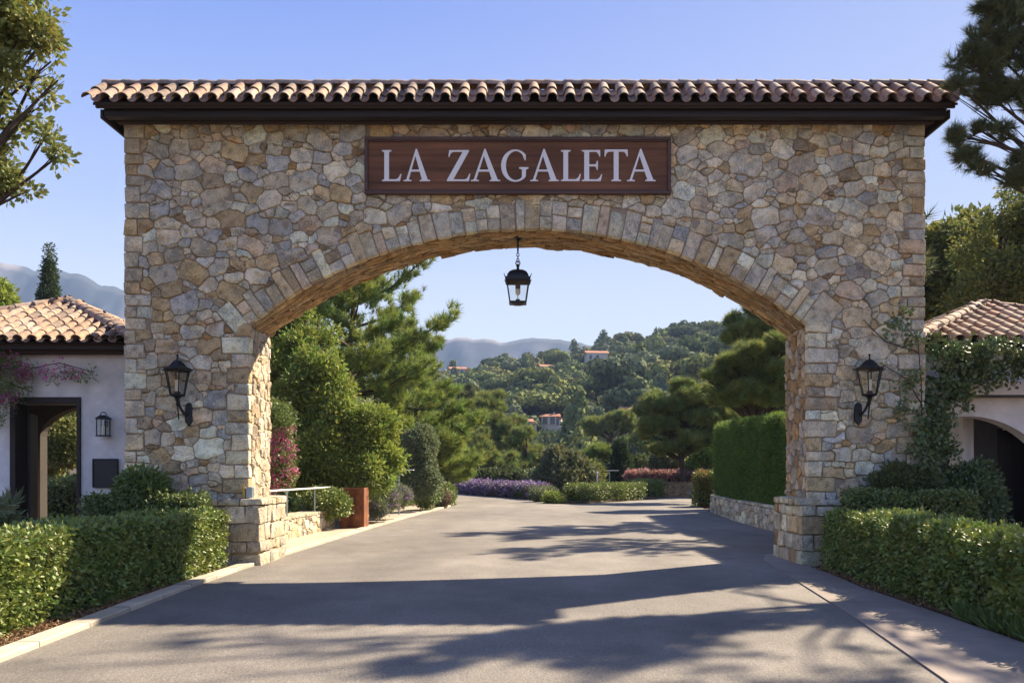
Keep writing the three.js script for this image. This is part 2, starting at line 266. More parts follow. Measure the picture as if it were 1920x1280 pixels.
// far mountain ranges, bare rock above scrub
{
  const range = (name, D, depth, a, b, crest, seed, nx) => {
    const P = [], U = [], I = [], nv = 46;
    for (let i = 0; i <= nx; i++) {
      const px = lerp(a, b, i / nx), X = (px - CX) * D / F, top = EYE + (CY - crest(px)) * D / F;
      for (let v = 0; v <= nv; v++) {
        const t = v / nv * 1.12 - .12, d = D - depth * t, r = Math.abs(fbm(X * .0066 + t * 1.1, t * 2.4, seed, 5)), rr = Math.abs(fbm(X * .019, t * 5, seed + 4, 4));
        let y = t < 0 ? top * (1 + t * 3) : top * (Math.pow(1 - t, 1.25)) - (r * .8 + rr * .5) * top * smooth(0, .25, t) * (1 - t) * 1.25;
        y += top * .025 * fbm(X * .032, 0, seed + 9, 4) * (1 - Math.abs(t));
        P.push(X * (d / D) ** .3, Math.max(-5, y), -d); U.push(X / 60, d / 60);
      }
    }
    for (let i = 0; i < nx; i++) for (let v = 0; v < nv; v++) { const p = i * (nv + 1) + v; I.push(p, p + 1, p + nv + 1, p + 1, p + nv + 2, p + nv + 1); }
    const g = new THREE.BufferGeometry(); g.setAttribute('position', new THREE.BufferAttribute(new Float32Array(P), 3)); g.setAttribute('uv', new THREE.BufferAttribute(new Float32Array(U), 2)); g.setIndex(I); g.computeVertexNormals();
    const n = g.attributes.normal;
    paint(g, (x, y, z) => { const s = smooth(-.15, .35, fbm(x * .01, y * .02, z * .01 + seed, 5)); return [lerp(.02, .19, s), lerp(.028, .17, s), lerp(.034, .165, s)]; });
    struct(name, g, std({ vertexColors: true, roughness: 1, side: THREE.DoubleSide }));
  };
  range('rocky_mountain', 1600, 640, -700, 560, curve([[-700, 470], [-300, 480], [-80, 500], [0, 496], [25, 500], [50, 503], [80, 505], [110, 503], [150, 512], [190, 530], [235, 548], [300, 575], [420, 640], [560, 720]]), 11, 170);
  range('far_mountain', 1750, 640, 560, 2600, curve([[560, 690], [700, 668], [795, 646], [830, 637], [856, 631], [885, 635], [905, 633], [940, 643], [970, 636], [1000, 632], [1040, 634], [1075, 638], [1105, 646], [1150, 662], [1300, 690], [1700, 680], [2600, 660]]), 27, 200);
}

// ---------------------------------------------------------------- the stone gateway
const ZF = -15, TH = 1.25, WX0 = -7.16, WX1 = 7.14, WTOP = 7.9, AX = .055, HALF = 5.025, SPR = 4.29, AR = 8.15, AY = -2.13;
const JL = AX - HALF, JR = AX + HALF, RING = .43;
const stoneRnd = rng(4242);
const pick = (a) => a[Math.floor(stoneRnd() * a.length)];
function blockGeo(w, h, d, map, tone, rough = .012, seg = 2, bev = .02) { // a rough dressed block; map places local metres in the world
  const g0 = new RoundedBoxGeometry(w, h, d, seg, Math.min(bev, w * .2, h * .2, d * .2)), g = g0.index ? g0.toNonIndexed() : g0, p = g.attributes.position, n = g.attributes.normal, uv = new Float32Array(p.count * 2), K = new Float32Array(p.count * 3), sd = stoneRnd() * 100, ou = stoneRnd() * 9, tk = .8 + stoneRnd() * .36, stain = stoneRnd() < .4 ? [.86, .66, .44] : [.94, .96, 1.0], am = stoneRnd() * .7;
  for (let i = 0; i < p.count; i++) {
    let x = p.getX(i), y = p.getY(i), z = p.getZ(i); const nx = Math.abs(n.getX(i)), ny = Math.abs(n.getY(i)), nz = Math.abs(n.getZ(i));
    uv[i * 2] = (nx > ny && nx > nz ? z : x) / .9 + ou; uv[i * 2 + 1] = (ny > nx && ny > nz ? z : y) / .9 + ou * 1.7;
    const k = 1 + .24 * noise(x * 7 + sd, y * 7, z * 7), w2 = clamp(fbm(x * 5 + sd, y * 5, z * 5, 2) * 1.6 + .2, 0, 1) * am;
    for (let q = 0; q < 3; q++) K[i * 3 + q] = tone[q] * tk * k * lerp(1, stain[q], w2);
    const dx = noise(x * 6 + sd, y * 6, z * 6 + 3), dy = noise(x * 6, y * 6 + sd, z * 6 + 9), dz = noise(x * 6, y * 6 + 5, z * 6 + sd);
    const v = map(x + dx * rough, y + dy * rough, z + dz * rough); p.setXYZ(i, v.x, v.y, v.z);
  }
  g.setAttribute('uv', new THREE.BufferAttribute(uv, 2)); g.setAttribute('color', new THREE.BufferAttribute(K, 3)); g.deleteAttribute('normal');
  return toCreasedNormals(g, .6);
}
const block = (x0, x1, y0, y1, z0, z1, tone, rough, seg, bev) => { const cx = (x0 + x1) / 2, cy = (y0 + y1) / 2, cz = (z0 + z1) / 2; return blockGeo(Math.abs(x1 - x0), y1 - y0, Math.abs(z1 - z0), (x, y, z) => V(cx + x, cy + y, cz + z), tone, rough, seg, bev); };
const gate = thing('stone_gateway', 'wide rubble stone gateway with a low arch over the road and a clay tile roof', 'gateway', V(0, 0, 0));
{
  const s = new THREE.Shape(); s.moveTo(WX0, -.3); s.lineTo(JL, -.3); s.lineTo(JL, SPR);
  const a0 = Math.acos(HALF / AR); for (let i = 0; i <= 48; i++) { const a = Math.PI - a0 - (Math.PI - 2 * a0) * i / 48; s.lineTo(AX + AR * Math.cos(a), AY + AR * Math.sin(a)); }
  s.lineTo(JR, -.3); s.lineTo(WX1, -.3); s.lineTo(WX1, WTOP); s.lineTo(WX0, WTOP);
  part('wall_core', new THREE.ExtrudeGeometry(s, { depth: TH, bevelEnabled: false }).translate(0, 0, ZF - TH), MAT.mortar, gate);
}
// quoins on the outer corners and on the jambs
const quoins = [];
const quoinCol = (xe, dir, y0, y1, seed, lens) => { const r = rng(seed); let y = y0, i = 0; while (y < y1 - .05) { let h = lerp(.17, .31, r()); if (y + h > y1 - .12) h = y1 - y; quoins.push({ xe, dir, y, h, w: lerp(lens[i % 2][0], lens[i % 2][1], r()), d: lerp(.09, .2, r()), jamb: lens[2] }); y += h; i++; } };
quoinCol(WX0, 1, -.1, WTOP, 5, [[.18, .3], [.3, .46], false]); quoinCol(WX1, -1, -.1, WTOP, 6, [[.2, .32], [.34, .5], false]);
quoinCol(JL, -1, 1.1, SPR + .05, 7, [[.2, .36], [.36, .54], true]); quoinCol(JR, 1, 1.1, SPR + .05, 8, [[.2, .36], [.36, .56], true]);
for (const q of quoins) {
  const tone = stoneRnd() < .72 ? pick(TONES) : pick(GREYS), x0 = q.dir > 0 ? q.xe - .03 : q.xe - q.w, x1 = q.dir > 0 ? q.xe + q.w : q.xe + .03, pr = .02 + stoneRnd() * .025;
  part('quoin', block(x0 + .008, x1 - .008, q.y + .009, q.y + q.h - .009, ZF - q.d, ZF + pr, tone, .026, 3), MAT.stone, gate);
}
// voussoirs: dressed wedges round the arch
const vous = []; { const r = rng(31), a0 = Math.acos(HALF / AR); let a = a0 - .035; const end = Math.PI - a0 + .035; let i = 0; while (a < end - .002) { let w = lerp(.019, .036, r()); if (i === 0) w = .055; if (a + w > end - .03) w = end - a; vous.push({ a, w, r: RING + (r() - .5) * .17 + (i === 0 || a + w >= end - .001 ? .16 : 0), d: lerp(.1, .17, r()) }); a += w; i++; } }
for (const v of vous) {
  const mid = v.a + v.w / 2, two = v.w * AR > .2 && stoneRnd() < .4, cut = two ? lerp(.42, .6, stoneRnd()) : 1, rows = two ? [[0, cut], [cut, 1]] : [[0, 1]];
  for (const [f0, f1] of rows) {
    const tone = stoneRnd() < .55 ? pick(TONES) : pick(GREYS), pr = .02 + stoneRnd() * .02, h = v.r * (f1 - f0), rm = AR + v.r * (f0 + f1) / 2;
    part('voussoir', blockGeo(v.w * (AR + .1) - .012, h - .004 + (two ? -.004 : .014), v.d + pr, (x, y, z) => { const a = mid - x / (AR + .1), r = rm - .008 + y; return V(AX + r * Math.cos(a), AY + r * Math.sin(a), ZF + pr - (v.d + pr) / 2 + z); }, tone, .028, 3), MAT.stone, gate);
  }
}
const ringAt = (a) => { for (const v of vous) if (a >= v.a && a < v.a + v.w) return AR + v.r; return AR; };
function frontField(x, y) {
  if (x < WX0 + .01 || x > WX1 - .01 || y > WTOP - .005 || y < -.05) return false;
  const dx = x - AX, dy = y - AY; if (y > SPR - .25 && dy > 0) { const a = Math.atan2(dy, dx), rr = Math.hypot(dx, dy); if (rr < ringAt(a)) return false; }
  if (y <= SPR + .1 && x > JL && x < JR) return false;
  for (const q of quoins) if (y >= q.y && y < q.y + q.h && (q.dir > 0 ? x >= q.xe - .01 && x < q.xe + q.w : x <= q.xe + .01 && x > q.xe - q.w)) return false;
  return true;
}
{
  const cells = rubble({ x0: WX0, x1: WX1, y0: 0, y1: WTOP, inside: frontField, radii: [[.2, 40], [.17, 160], [.145, 500], [.12, 1500], [.1, 3500], [.08, 6000], [.055, 9000], [.04, 9000]], sx: 1.25, sy: .86, p: 4, tilt: (y) => y > 4.4 ? 1.1 : .25, rays: 26, joint: .0045, seed: 77 });
  cells.sort((a, b) => b.area - a.area);
  const rest = [];
  cells.forEach((c, i) => {
    const right = smooth(-2, 5, c.x); const tone = c.area < .02 && stoneRnd() < .15 ? pick(OCHRES) : stoneRnd() < right * .45 ? pick(GREYS) : pick(TONES);
    const g = stoneGeo(c.o, .014 + stoneRnd() * .042, (u, v, h) => V(u, v, ZF + h), tone, stoneRnd, .02, .014);
    if (i < 300) part('rubble_stone', g, MAT.stone, gate); else rest.push(g);
  });
  part('rubble_stones', mergeGeometries(rest), MAT.stone, gate).userData.kind = 'stuff';
}
// faces inside the opening
{
  const jamb = (side, tones, seed) => {
    const xe = side < 0 ? JL : JR, qs = quoins.filter((q) => q.xe === xe);
    const inside = (d, y) => { if (d > TH - .01 || d < 0 || y < 1.12 || y > SPR - .01) return false; for (const q of qs) if (y >= q.y && y < q.y + q.h && d < q.d + .01) return false; return true; };
    const cells = rubble({ x0: 0, x1: TH, y0: 1.1, y1: SPR, inside, radii: [[.13, 120], [.1, 400], [.075, 900], [.05, 1500]], sx: 1.0, sy: 1.0, p: 3, rays: 16, joint: .007, seed });
    for (const c of cells) part('jamb_stone', stoneGeo(side < 0 ? c.o : c.o.map(([d, y]) => [-d, y]).reverse(), .018 + stoneRnd() * .03, (u, v, h) => side < 0 ? V(xe + h, v, ZF - u) : V(xe - h, v, ZF + u), pick(tones), stoneRnd, .02, .012), MAT.stone, gate);
  };
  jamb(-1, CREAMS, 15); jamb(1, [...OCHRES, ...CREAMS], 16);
  const a0 = Math.acos(HALF / AR), len = (Math.PI - 2 * a0) * AR;
  const inside = (s, z) => { if (s < .01 || s > len - .01 || z < -TH + .01) return false; const a = Math.PI - a0 - s / AR; for (const v of vous) if (a >= v.a && a < v.a + v.w) return z < -v.d - .005; return z < -.18; };
  const cells = rubble({ x0: 0, x1: len, y0: -TH, y1: 0, inside, radii: [[.15, 500], [.11, 1200], [.08, 2000], [.055, 2600]], sx: 1.9, sy: .52, p: 3, rays: 18, joint: .007, seed: 52 });
  cells.sort((a, b) => b.area - a.area); const rest = [];
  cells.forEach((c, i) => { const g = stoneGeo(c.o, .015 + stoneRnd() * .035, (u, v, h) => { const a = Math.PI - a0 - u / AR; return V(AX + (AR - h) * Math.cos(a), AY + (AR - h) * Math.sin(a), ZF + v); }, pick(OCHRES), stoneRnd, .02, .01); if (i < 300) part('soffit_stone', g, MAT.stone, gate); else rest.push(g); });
  if (rest.length) part('soffit_stones', mergeGeometries(rest), MAT.stone, gate).userData.kind = 'stuff';
}
// plinths under the two jambs
{
  const plinth = (x0, x1, inner, tones, seed) => { // inner: the side that faces the road
    const r = rng(seed), zf = -14.8, zb = -16.3, top = 1.06; let y = -.05, i = 0;
    const pg = new THREE.Group(); pg.name = 'plinth'; gate.add(pg);
    part('plinth_core', box(x1 - x0 - .08, top + .1, zf - zb - .08, (x0 + x1) / 2, top / 2 - .06, (zf + zb) / 2), MAT.mortar, pg);
    while (y < top - .05) {
      let h = lerp(.2, .33, r()); if (y + h > top - .12) h = top - y;
      const xi = inner > 0 ? x1 : x0, s = inner, cw = i % 2 ? lerp(.22, .3, r()) : lerp(.4, .55, r()), cd = i % 2 ? lerp(.35, .5, r()) : lerp(.2, .28, r());
      const bl = (xa, xb, za, zb2) => { const a = Math.min(xa, xb) + .007, b = Math.max(xa, xb) - .007; if (b - a > .03) part('plinth_stone', block(a, b, y + .008, y + h - .008, za - .006, zb2 + .006, tones[Math.floor(r() * tones.length)], .034, 3), MAT.stone, pg); };
      bl(xi - s * cw, xi + s * (r() * .03), zf - cd, zf + r() * .03);
      let x = xi - s * cw; const xo = inner > 0 ? x0 : x1;
      while ((x - xo) * s > .06) { const w = Math.min((x - xo) * s, lerp(.25, .5, r())); bl(x - s * w, x, zf - .22, zf + r() * .03); x -= s * w; }
      let z = zf - cd; while (z - zb > .06) { let w = lerp(.18, .36, r()); if (z - w - zb < .12) w = z - zb; bl(xi - s * .25, xi + s * (r() * .035), z - w, z); z -= w; }
      y += h; i++;
    }
    let z = zf + .05; while (z > zb + .1) { let w = lerp(.25, .42, r()); if (z - w < zb + .15) w = z - zb + .03; let x = x0 - (inner < 0 ? .05 : 0); const xe = x1 + (inner > 0 ? .05 : 0); while (x < xe - .1) { let v = lerp(.3, .52, r()); if (x + v > xe - .2) v = xe - x; part('coping_stone', block(x + .006, x + v - .006, top + .004, top + .10 + r() * .03, z - w + .006, z - .006, tones[Math.floor(r() * tones.length)], .018), MAT.stone, pg); x += v; } z -= w; }
  };
  plinth(-5.75, -4.70, 1, CREAMS, 61); plinth(4.87, 5.8, -1, [...GREYS, ...OCHRES, ...TONES], 62);
}
// ---------------------------------------------------------------- barrel roof tiles
const TILE_TONES = [[.38, .245, .165], [.44, .31, .22], [.31, .20, .14], [.48, .35, .26], [.26, .185, .135], [.40, .285, .21], [.34, .20, .13], [.22, .155, .12], [.42, .255, .16]];
function barrel(len, r0, r1, th, up, tone, seed) { // half-round clay tile, lower end at z = 0, running up the slope to -len
  const n = 9, P = [], U = [], I = [], rows = [[0, r0], [-len * .5, (r0 + r1) / 2], [-len, r1]], s = up ? 1 : -1; let o = 0;
  const sheet = (off) => { const b = o; rows.forEach(([z, r]) => { for (let i = 0; i <= n; i++) { const a = Math.PI * i / n, q = r + off; P.push(Math.cos(a) * q, s * Math.sin(a) * q * .92, z); U.push(a * r * 2 + seed * .31, z * 2 + seed * .17); o++; } }); return b; };
  const A = sheet(0), B = sheet(-th);
  for (let k = 0; k < 2; k++) for (let i = 0; i < n; i++) { const a = A + k * (n + 1) + i, b = B + k * (n + 1) + i, w = n + 1; if (up) I.push(a, a + 1, a + w, a + 1, a + w + 1, a + w, b, b + w, b + 1, b + 1, b + w, b + w + 1); else I.push(a, a + w, a + 1, a + 1, a + w, a + w + 1, b, b + 1, b + w, b + 1, b + w + 1, b + w); }
  const rim = (a, b, f) => { for (let i = 0; i < n; i++) f ? I.push(a + i, b + i, a + i + 1, b + i, b + i + 1, a + i + 1) : I.push(a + i, a + i + 1, b + i, b + i, a + i + 1, b + i + 1); };
  rim(A, B, up);
  const g = new THREE.BufferGeometry(); g.setAttribute('position', new THREE.BufferAttribute(new Float32Array(P), 3)); g.setAttribute('uv', new THREE.BufferAttribute(new Float32Array(U), 2)); g.setIndex(I);
  paint(g, (x, y, z) => { const k = 1 + .2 * noise(x * 14 + seed * 3, y * 14, z * 9), l = smooth(.05, .4, fbm(x * 9 + seed * 7, y * 9, z * 6, 3)); return [lerp(tone[0] * k, .36, l * .5), lerp(tone[1] * k, .31, l * .5), lerp(tone[2] * k, .25, l * .5)]; });
  return toCreasedNormals(g, 1);
}
const coverTile = TILE_TONES.map((t, i) => barrel(.47, .098, .078, .016, true, t, i + 1)), panTile = TILE_TONES.map((t, i) => barrel(.47, .082, .10, .016, false, t, i + 11)), capTile = TILE_TONES.map((t, i) => barrel(.42, .135, .112, .018, true, t, i + 21));
const tileRnd = rng(808);
function layTile(list, name, parent, pos, X, Y, Z, merge) { // X across, Y up from the slope, Z down the slope
  const m = new THREE.Matrix4().makeBasis(X, Y, Z).setPosition(pos), g = list[Math.floor(tileRnd() * list.length)];
  const j = new THREE.Matrix4().makeRotationFromEuler(new THREE.Euler((tileRnd() - .5) * .05, (tileRnd() - .5) * .08, (tileRnd() - .5) * .09)); m.multiply(j);
  if (merge) { merge.push(g.clone().applyMatrix4(m)); return; }
  const o = part(name, g, MAT.tile, parent); o.applyMatrix4(m);
}
{
  const roof = new THREE.Group(); roof.name = 'roof'; gate.add(roof);
  const ex = 7.5, ye = 8.02, ze = -14.34, yr = 8.53, zr = -15.04, an = Math.atan2(yr - ye, ze - zr), dn = V(0, -Math.sin(an), Math.cos(an)), nm = V(0, Math.cos(an), Math.sin(an)), X = V(1, 0, 0);
  const cols = 49, pitch = 2 * ex / cols, rear = [];
  for (let i = 0; i <= cols; i++) for (let k = 0; k < 2; k++) {
    const x = -ex + i * pitch, s = k * .40, base = V(x, ye, ze).addScaledVector(dn, -s);
    if (i < cols) layTile(panTile, 'roof_tile', roof, base.clone().add(V(pitch / 2, 0, 0)).addScaledVector(nm, .055 + k * .012).addScaledVector(dn, .03), X, nm, dn);
    layTile(coverTile, 'roof_tile', roof, base.clone().addScaledVector(nm, .045 + k * .014).addScaledVector(dn, tileRnd() * .02), X, nm, dn);
  }
  const an2 = .52, dn2 = V(0, -Math.sin(an2), -Math.cos(an2)), nm2 = V(0, Math.cos(an2), -Math.sin(an2)), X2 = V(-1, 0, 0);
  for (let i = 0; i <= cols; i++) for (let k = 0; k < 5; k++) { const x = -ex + i * pitch, b = V(x, yr, zr).addScaledVector(dn2, 2.1 - k * .4); layTile(coverTile, '', roof, b.clone().addScaledVector(nm2, .045 + k * .01), X2, nm2, dn2, rear); if (i < cols) layTile(panTile, '', roof, b.clone().add(V(pitch / 2, 0, 0)).addScaledVector(nm2, .055 + k * .01), X2, nm2, dn2, rear); }
  part('rear_tiles', mergeGeometries(rear), MAT.tile, roof).userData.kind = 'stuff';
  for (let i = 0; i < 44; i++) layTile(capTile, 'ridge_tile', roof, V(-ex - .06 + (i + 1) * 2 * (ex + .06) / 44 - .34 + .0, yr + .045, zr), V(0, 0, 1), V(0, 1, 0), V(-1, 0, 0));
  // timber: deck, fascia, gutter beam, soffit
  const sh = new THREE.Shape(); sh.moveTo(-ze + .05, ye - .015); sh.lineTo(-zr, yr - .02); sh.lineTo(-zr + 1.75, yr - 1.0); sh.lineTo(-zr + 1.75, yr - 1.05); sh.lineTo(-zr, yr - .07); sh.lineTo(-ze + .05, ye - .06);
  part('roof_deck', new THREE.ExtrudeGeometry(sh, { depth: 2 * ex - .12, bevelEnabled: false }).rotateY(Math.PI / 2).translate(-ex + .06, 0, 0), MAT.deck, roof);
  part('fascia_board', box(2 * ex - .16, .1, .05, 0, 7.985, -14.45, .008), MAT.deck, roof);
  part('eaves_beam', box(2 * 7.33, .115, .16, 0, 7.885, -14.62, .012), MAT.brownWood, roof);
  part('soffit_board', box(2 * 7.36, .025, 1.96, 0, 7.955, -15.56), MAT.deck, roof);
  part('wall_plate', box(2 * 7.24, .07, .1, 0, 7.87, -14.86, .008), MAT.deck, roof);
  for (const s of [-1, 1]) { part('barge_board', box(.05, .16, 1.95, s * 7.36, 7.87, -15.5, .01), MAT.brownWood, roof); const gb = new THREE.Shape(); gb.moveTo(14.5, 7.96); gb.lineTo(15, 8.5); gb.lineTo(16.5, 7.96); part('gable', new THREE.ExtrudeGeometry(gb, { depth: .06, bevelEnabled: false }).rotateY(Math.PI / 2).translate(s * 7.3 - .03, 0, 0), MAT.brownWood, roof); }
}

// ---------------------------------------------------------------- guardhouses
function pyramidRoof(parent, cx, cz, half, ye, ya, frontDirs) { // clay tiles on four slopes, hips of ridge tiles
  const roof = new THREE.Group(); roof.name = 'roof'; parent.add(roof);
  const rise = ya - ye, an = Math.atan2(rise, half), L = Math.hypot(rise, half), rear = [];
  for (let side = 0; side < 4; side++) {
    const th = side * Math.PI / 2, out = V(Math.sin(th), 0, Math.cos(th)), X = V(Math.cos(th), 0, -Math.sin(th)), dn = out.clone().multiplyScalar(Math.cos(an)).add(V(0, -Math.sin(an), 0)), nm = out.clone().multiplyScalar(Math.sin(an)).add(V(0, Math.cos(an), 0));
    const pitch = .27, n = Math.floor(half / pitch), keep = frontDirs.includes(side);
    for (let i = -n; i <= n; i++) for (let pan = 0; pan < 2; pan++) {
      const x = i * pitch + pan * pitch / 2; if (Math.abs(x) > half - .05) continue;
      const len = L * (1 - Math.abs(x) / half), st = .345;
      for (let k = 0; k * st < len - .12; k++) {
        const pos = V(cx, ye, cz).addScaledVector(out, half).addScaledVector(X, x).addScaledVector(dn, -(k * st) + .05 + (pan ? .02 : tileRnd() * .025)).addScaledVector(nm, pan ? .06 + k * .004 : .045 + k * .004);
        layTile(pan ? panTile : coverTile, pan ? 'pan_tile' : 'cover_tile', roof, pos, X, nm, dn, keep ? null : rear);
      }
    }
    // hip on the corner between this slope and the next
    const corner = V(cx, ye, cz).addScaledVector(out, half).addScaledVector(X, half), apex = V(cx, ya, cz), d = corner.clone().sub(apex), hl = d.length(); d.normalize();
    const hx = V(0, 1, 0).cross(d).normalize(), hy = d.clone().cross(hx).normalize(), nh = Math.floor(hl / .36);
    for (let k = 0; k <= nh; k++) layTile(capTile, 'hip_tile', roof, corner.clone().addScaledVector(d, -k * .36 + .02).addScaledVector(hy, .07), hx, hy, d);
  }
  part('rear_tiles', mergeGeometries(rear), MAT.tile, roof).userData.kind = 'stuff';
  const g = new THREE.ConeGeometry(half * Math.SQRT2, rise, 4, 1, false).rotateY(Math.PI / 4).translate(cx, ye + rise / 2 - .03, cz);
  part('roof_deck', g, MAT.deck, roof);
  return roof;
}
{ // left house, white plaster with a passage through it
  const h = thing('left_guardhouse', 'small white plastered guardhouse with an open doorway, left of the stone gateway', 'guardhouse', V(0, 0, 0));
  h.name = numbered('guardhouse');
  const zf = -16.2, zb = -20.3, x0 = -12.2, x1 = -7.18, top = 4.02;
  const wall = (holes, z, th, arch) => { const s = new THREE.Shape([[x0, -.1], [x1, -.1], [x1, top], [x0, top]].map(([a, b]) => new THREE.Vector2(a, b))); s.holes.push(holes); return new THREE.ExtrudeGeometry(s, { depth: th, bevelEnabled: false }).translate(0, 0, z - th); };
  const rect = (a, b, c, d) => new THREE.Path([[a, c], [b, c], [b, d], [a, d]].map(([x, y]) => new THREE.Vector2(x, y)));
  const dx0 = -9.96, dx1 = -8.60, dy = 3.10;
  part('front_wall', wall(rect(dx0, dx1, -.05, dy), zf, .3), MAT.plaster, h);
  const ap = new THREE.Path(); ap.moveTo(-11.6, -.05); ap.lineTo(-8.6, -.05); ap.lineTo(-8.6, 2.5); for (let i = 0; i <= 20; i++) { const t = i / 20 * Math.PI; ap.lineTo(-10.1 + 1.5 * Math.cos(t), 2.5 + .75 * Math.sin(t)); } ap.lineTo(-11.6, 2.5);
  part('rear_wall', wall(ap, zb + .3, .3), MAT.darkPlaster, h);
  for (const x of [x0, x1 - .25]) part('side_wall', box(.25, top + .1, zf - zb - .62, x + .125, top / 2 - .05, (zf + zb) / 2), MAT.plaster, h);
  part('ceiling_slab', box(x1 - x0 - .52, .15, zf - zb - .62, (x0 + x1) / 2, 3.4, (zf + zb) / 2), MAT.deck, h);
  part('floor_slab', box(x1 - x0 - .52, .12, zf - zb - .62, (x0 + x1) / 2, 0, (zf + zb) / 2), MAT.mortar, h);
  const fr = new THREE.Group(); fr.name = 'door_frame'; h.add(fr);
  part('jamb', box(.11, dy - .002, .42, dx0 + .056, dy / 2, zf - .16, .008), MAT.brownWood, fr); part('jamb', box(.07, dy - .002, .42, dx1 - .036, dy / 2, zf - .16, .008), MAT.brownWood, fr);
  part('lintel', box(dx1 - dx0 - .19, .13, .42, (dx0 + dx1) / 2 + .02, dy - .067, zf - .16, .008), MAT.brownWood, fr);
  const leaf = new THREE.Group(); leaf.name = 'open_door'; h.add(leaf); leaf.position.set(dx0 + .13, 0, zf - .36); leaf.rotation.y = 1.98;
  for (let i = 0; i < 4; i++) part('plank', box(.275, 2.75, .045, .14 + i * .28, 1.45, 0, .006), MAT.brownWood, leaf);
  part('eaves_beam', box(5.5, .17, .12, -9.75, 4.05, -15.82, .01), MAT.brownWood, h);
  part('eaves_beam', box(5.4, .11, .16, -9.78, 3.955, -16.02, .01), MAT.deck, h);
  part('soffit_board', box(5.2, .03, 4.9, -9.8, 4.035, -18.2), MAT.deck, h);
  pyramidRoof(h, -9.95, -18.2, 2.62, 4.10, 5.28, [0, 1]);
}
{ // right house with an arched porch
  const h = thing('guardhouse', 'white arched guardhouse under a clay tile roof hung with ivy, right of the gateway', 'guardhouse', V(0, 0, 0));
  const zf = -16.2, zb = -20.3, x0 = 7.18, x1 = 12.4, top = 4.02;
  const s = new THREE.Shape(); const ac = 8.57, ay = .85, r = 1.88; s.moveTo(x0, top); s.lineTo(x0, -.1); s.lineTo(ac - 1.36, -.1); for (let i = 0; i <= 24; i++) { const t = Math.PI - .76 - (Math.PI - 1.52) * i / 24; s.lineTo(ac + r * Math.cos(t), ay + r * Math.sin(t)); } s.lineTo(ac + 1.36, -.1); s.lineTo(x1, -.1); s.lineTo(x1, top);
  part('front_wall', new THREE.ExtrudeGeometry(s, { depth: .35, bevelEnabled: false }).translate(0, 0, zf - .35), MAT.plaster, h);
  part('side_wall', box(.25, top + .1, zf - zb - .36, x1 - .125, top / 2 - .05, (zf - .35 + zb) / 2), MAT.plaster, h);
  part('rear_wall', box(2.4, top + .1, .3, 11.0, top / 2 - .05, zb + .15), MAT.plaster, h);
  part('pillar', box(.23, 2.9, .58, 9.18, 1.4, -17.62, .012), MAT.plaster, h);
  part('porch_ceiling', box(x1 - x0 - .3, .12, zf - zb - .4, (x0 + x1) / 2, 3.0, (zf - .4 + zb) / 2), MAT.deck, h);
  part('floor_slab', box(x1 - x0 - .3, .12, zf - zb - .4, (x0 + x1) / 2, 0, (zf - .4 + zb) / 2), MAT.mortar, h);
  const d = new THREE.Group(); d.name = 'dark_door'; h.add(d); for (let i = 0; i < 7; i++) part('plank', box(.29, 2.5, .06, 9.92 + i * .3, 1.3, -17.3, .006), MAT.brownWood, d);
  part('partition', box(2.3, .42, .14, 11.0, 2.72, -17.3), MAT.plaster, h);
  part('ledge', box(5.0, .27, .34, 9.76, 3.25, -16.05, .012), MAT.plaster, h);
  part('ledge_trim', box(4.96, .035, .30, 9.76, 3.10, -16.04), MAT.iron, h);
  part('eaves_beam', box(5.4, .16, .12, 9.75, 4.05, -15.82, .01), MAT.brownWood, h);
  part('soffit_board', box(5.1, .03, 4.9, 9.78, 4.035, -18.2), MAT.deck, h);
  pyramidRoof(h, 9.95, -18.2, 2.62, 4.10, 5.22, [0, 3]);
}

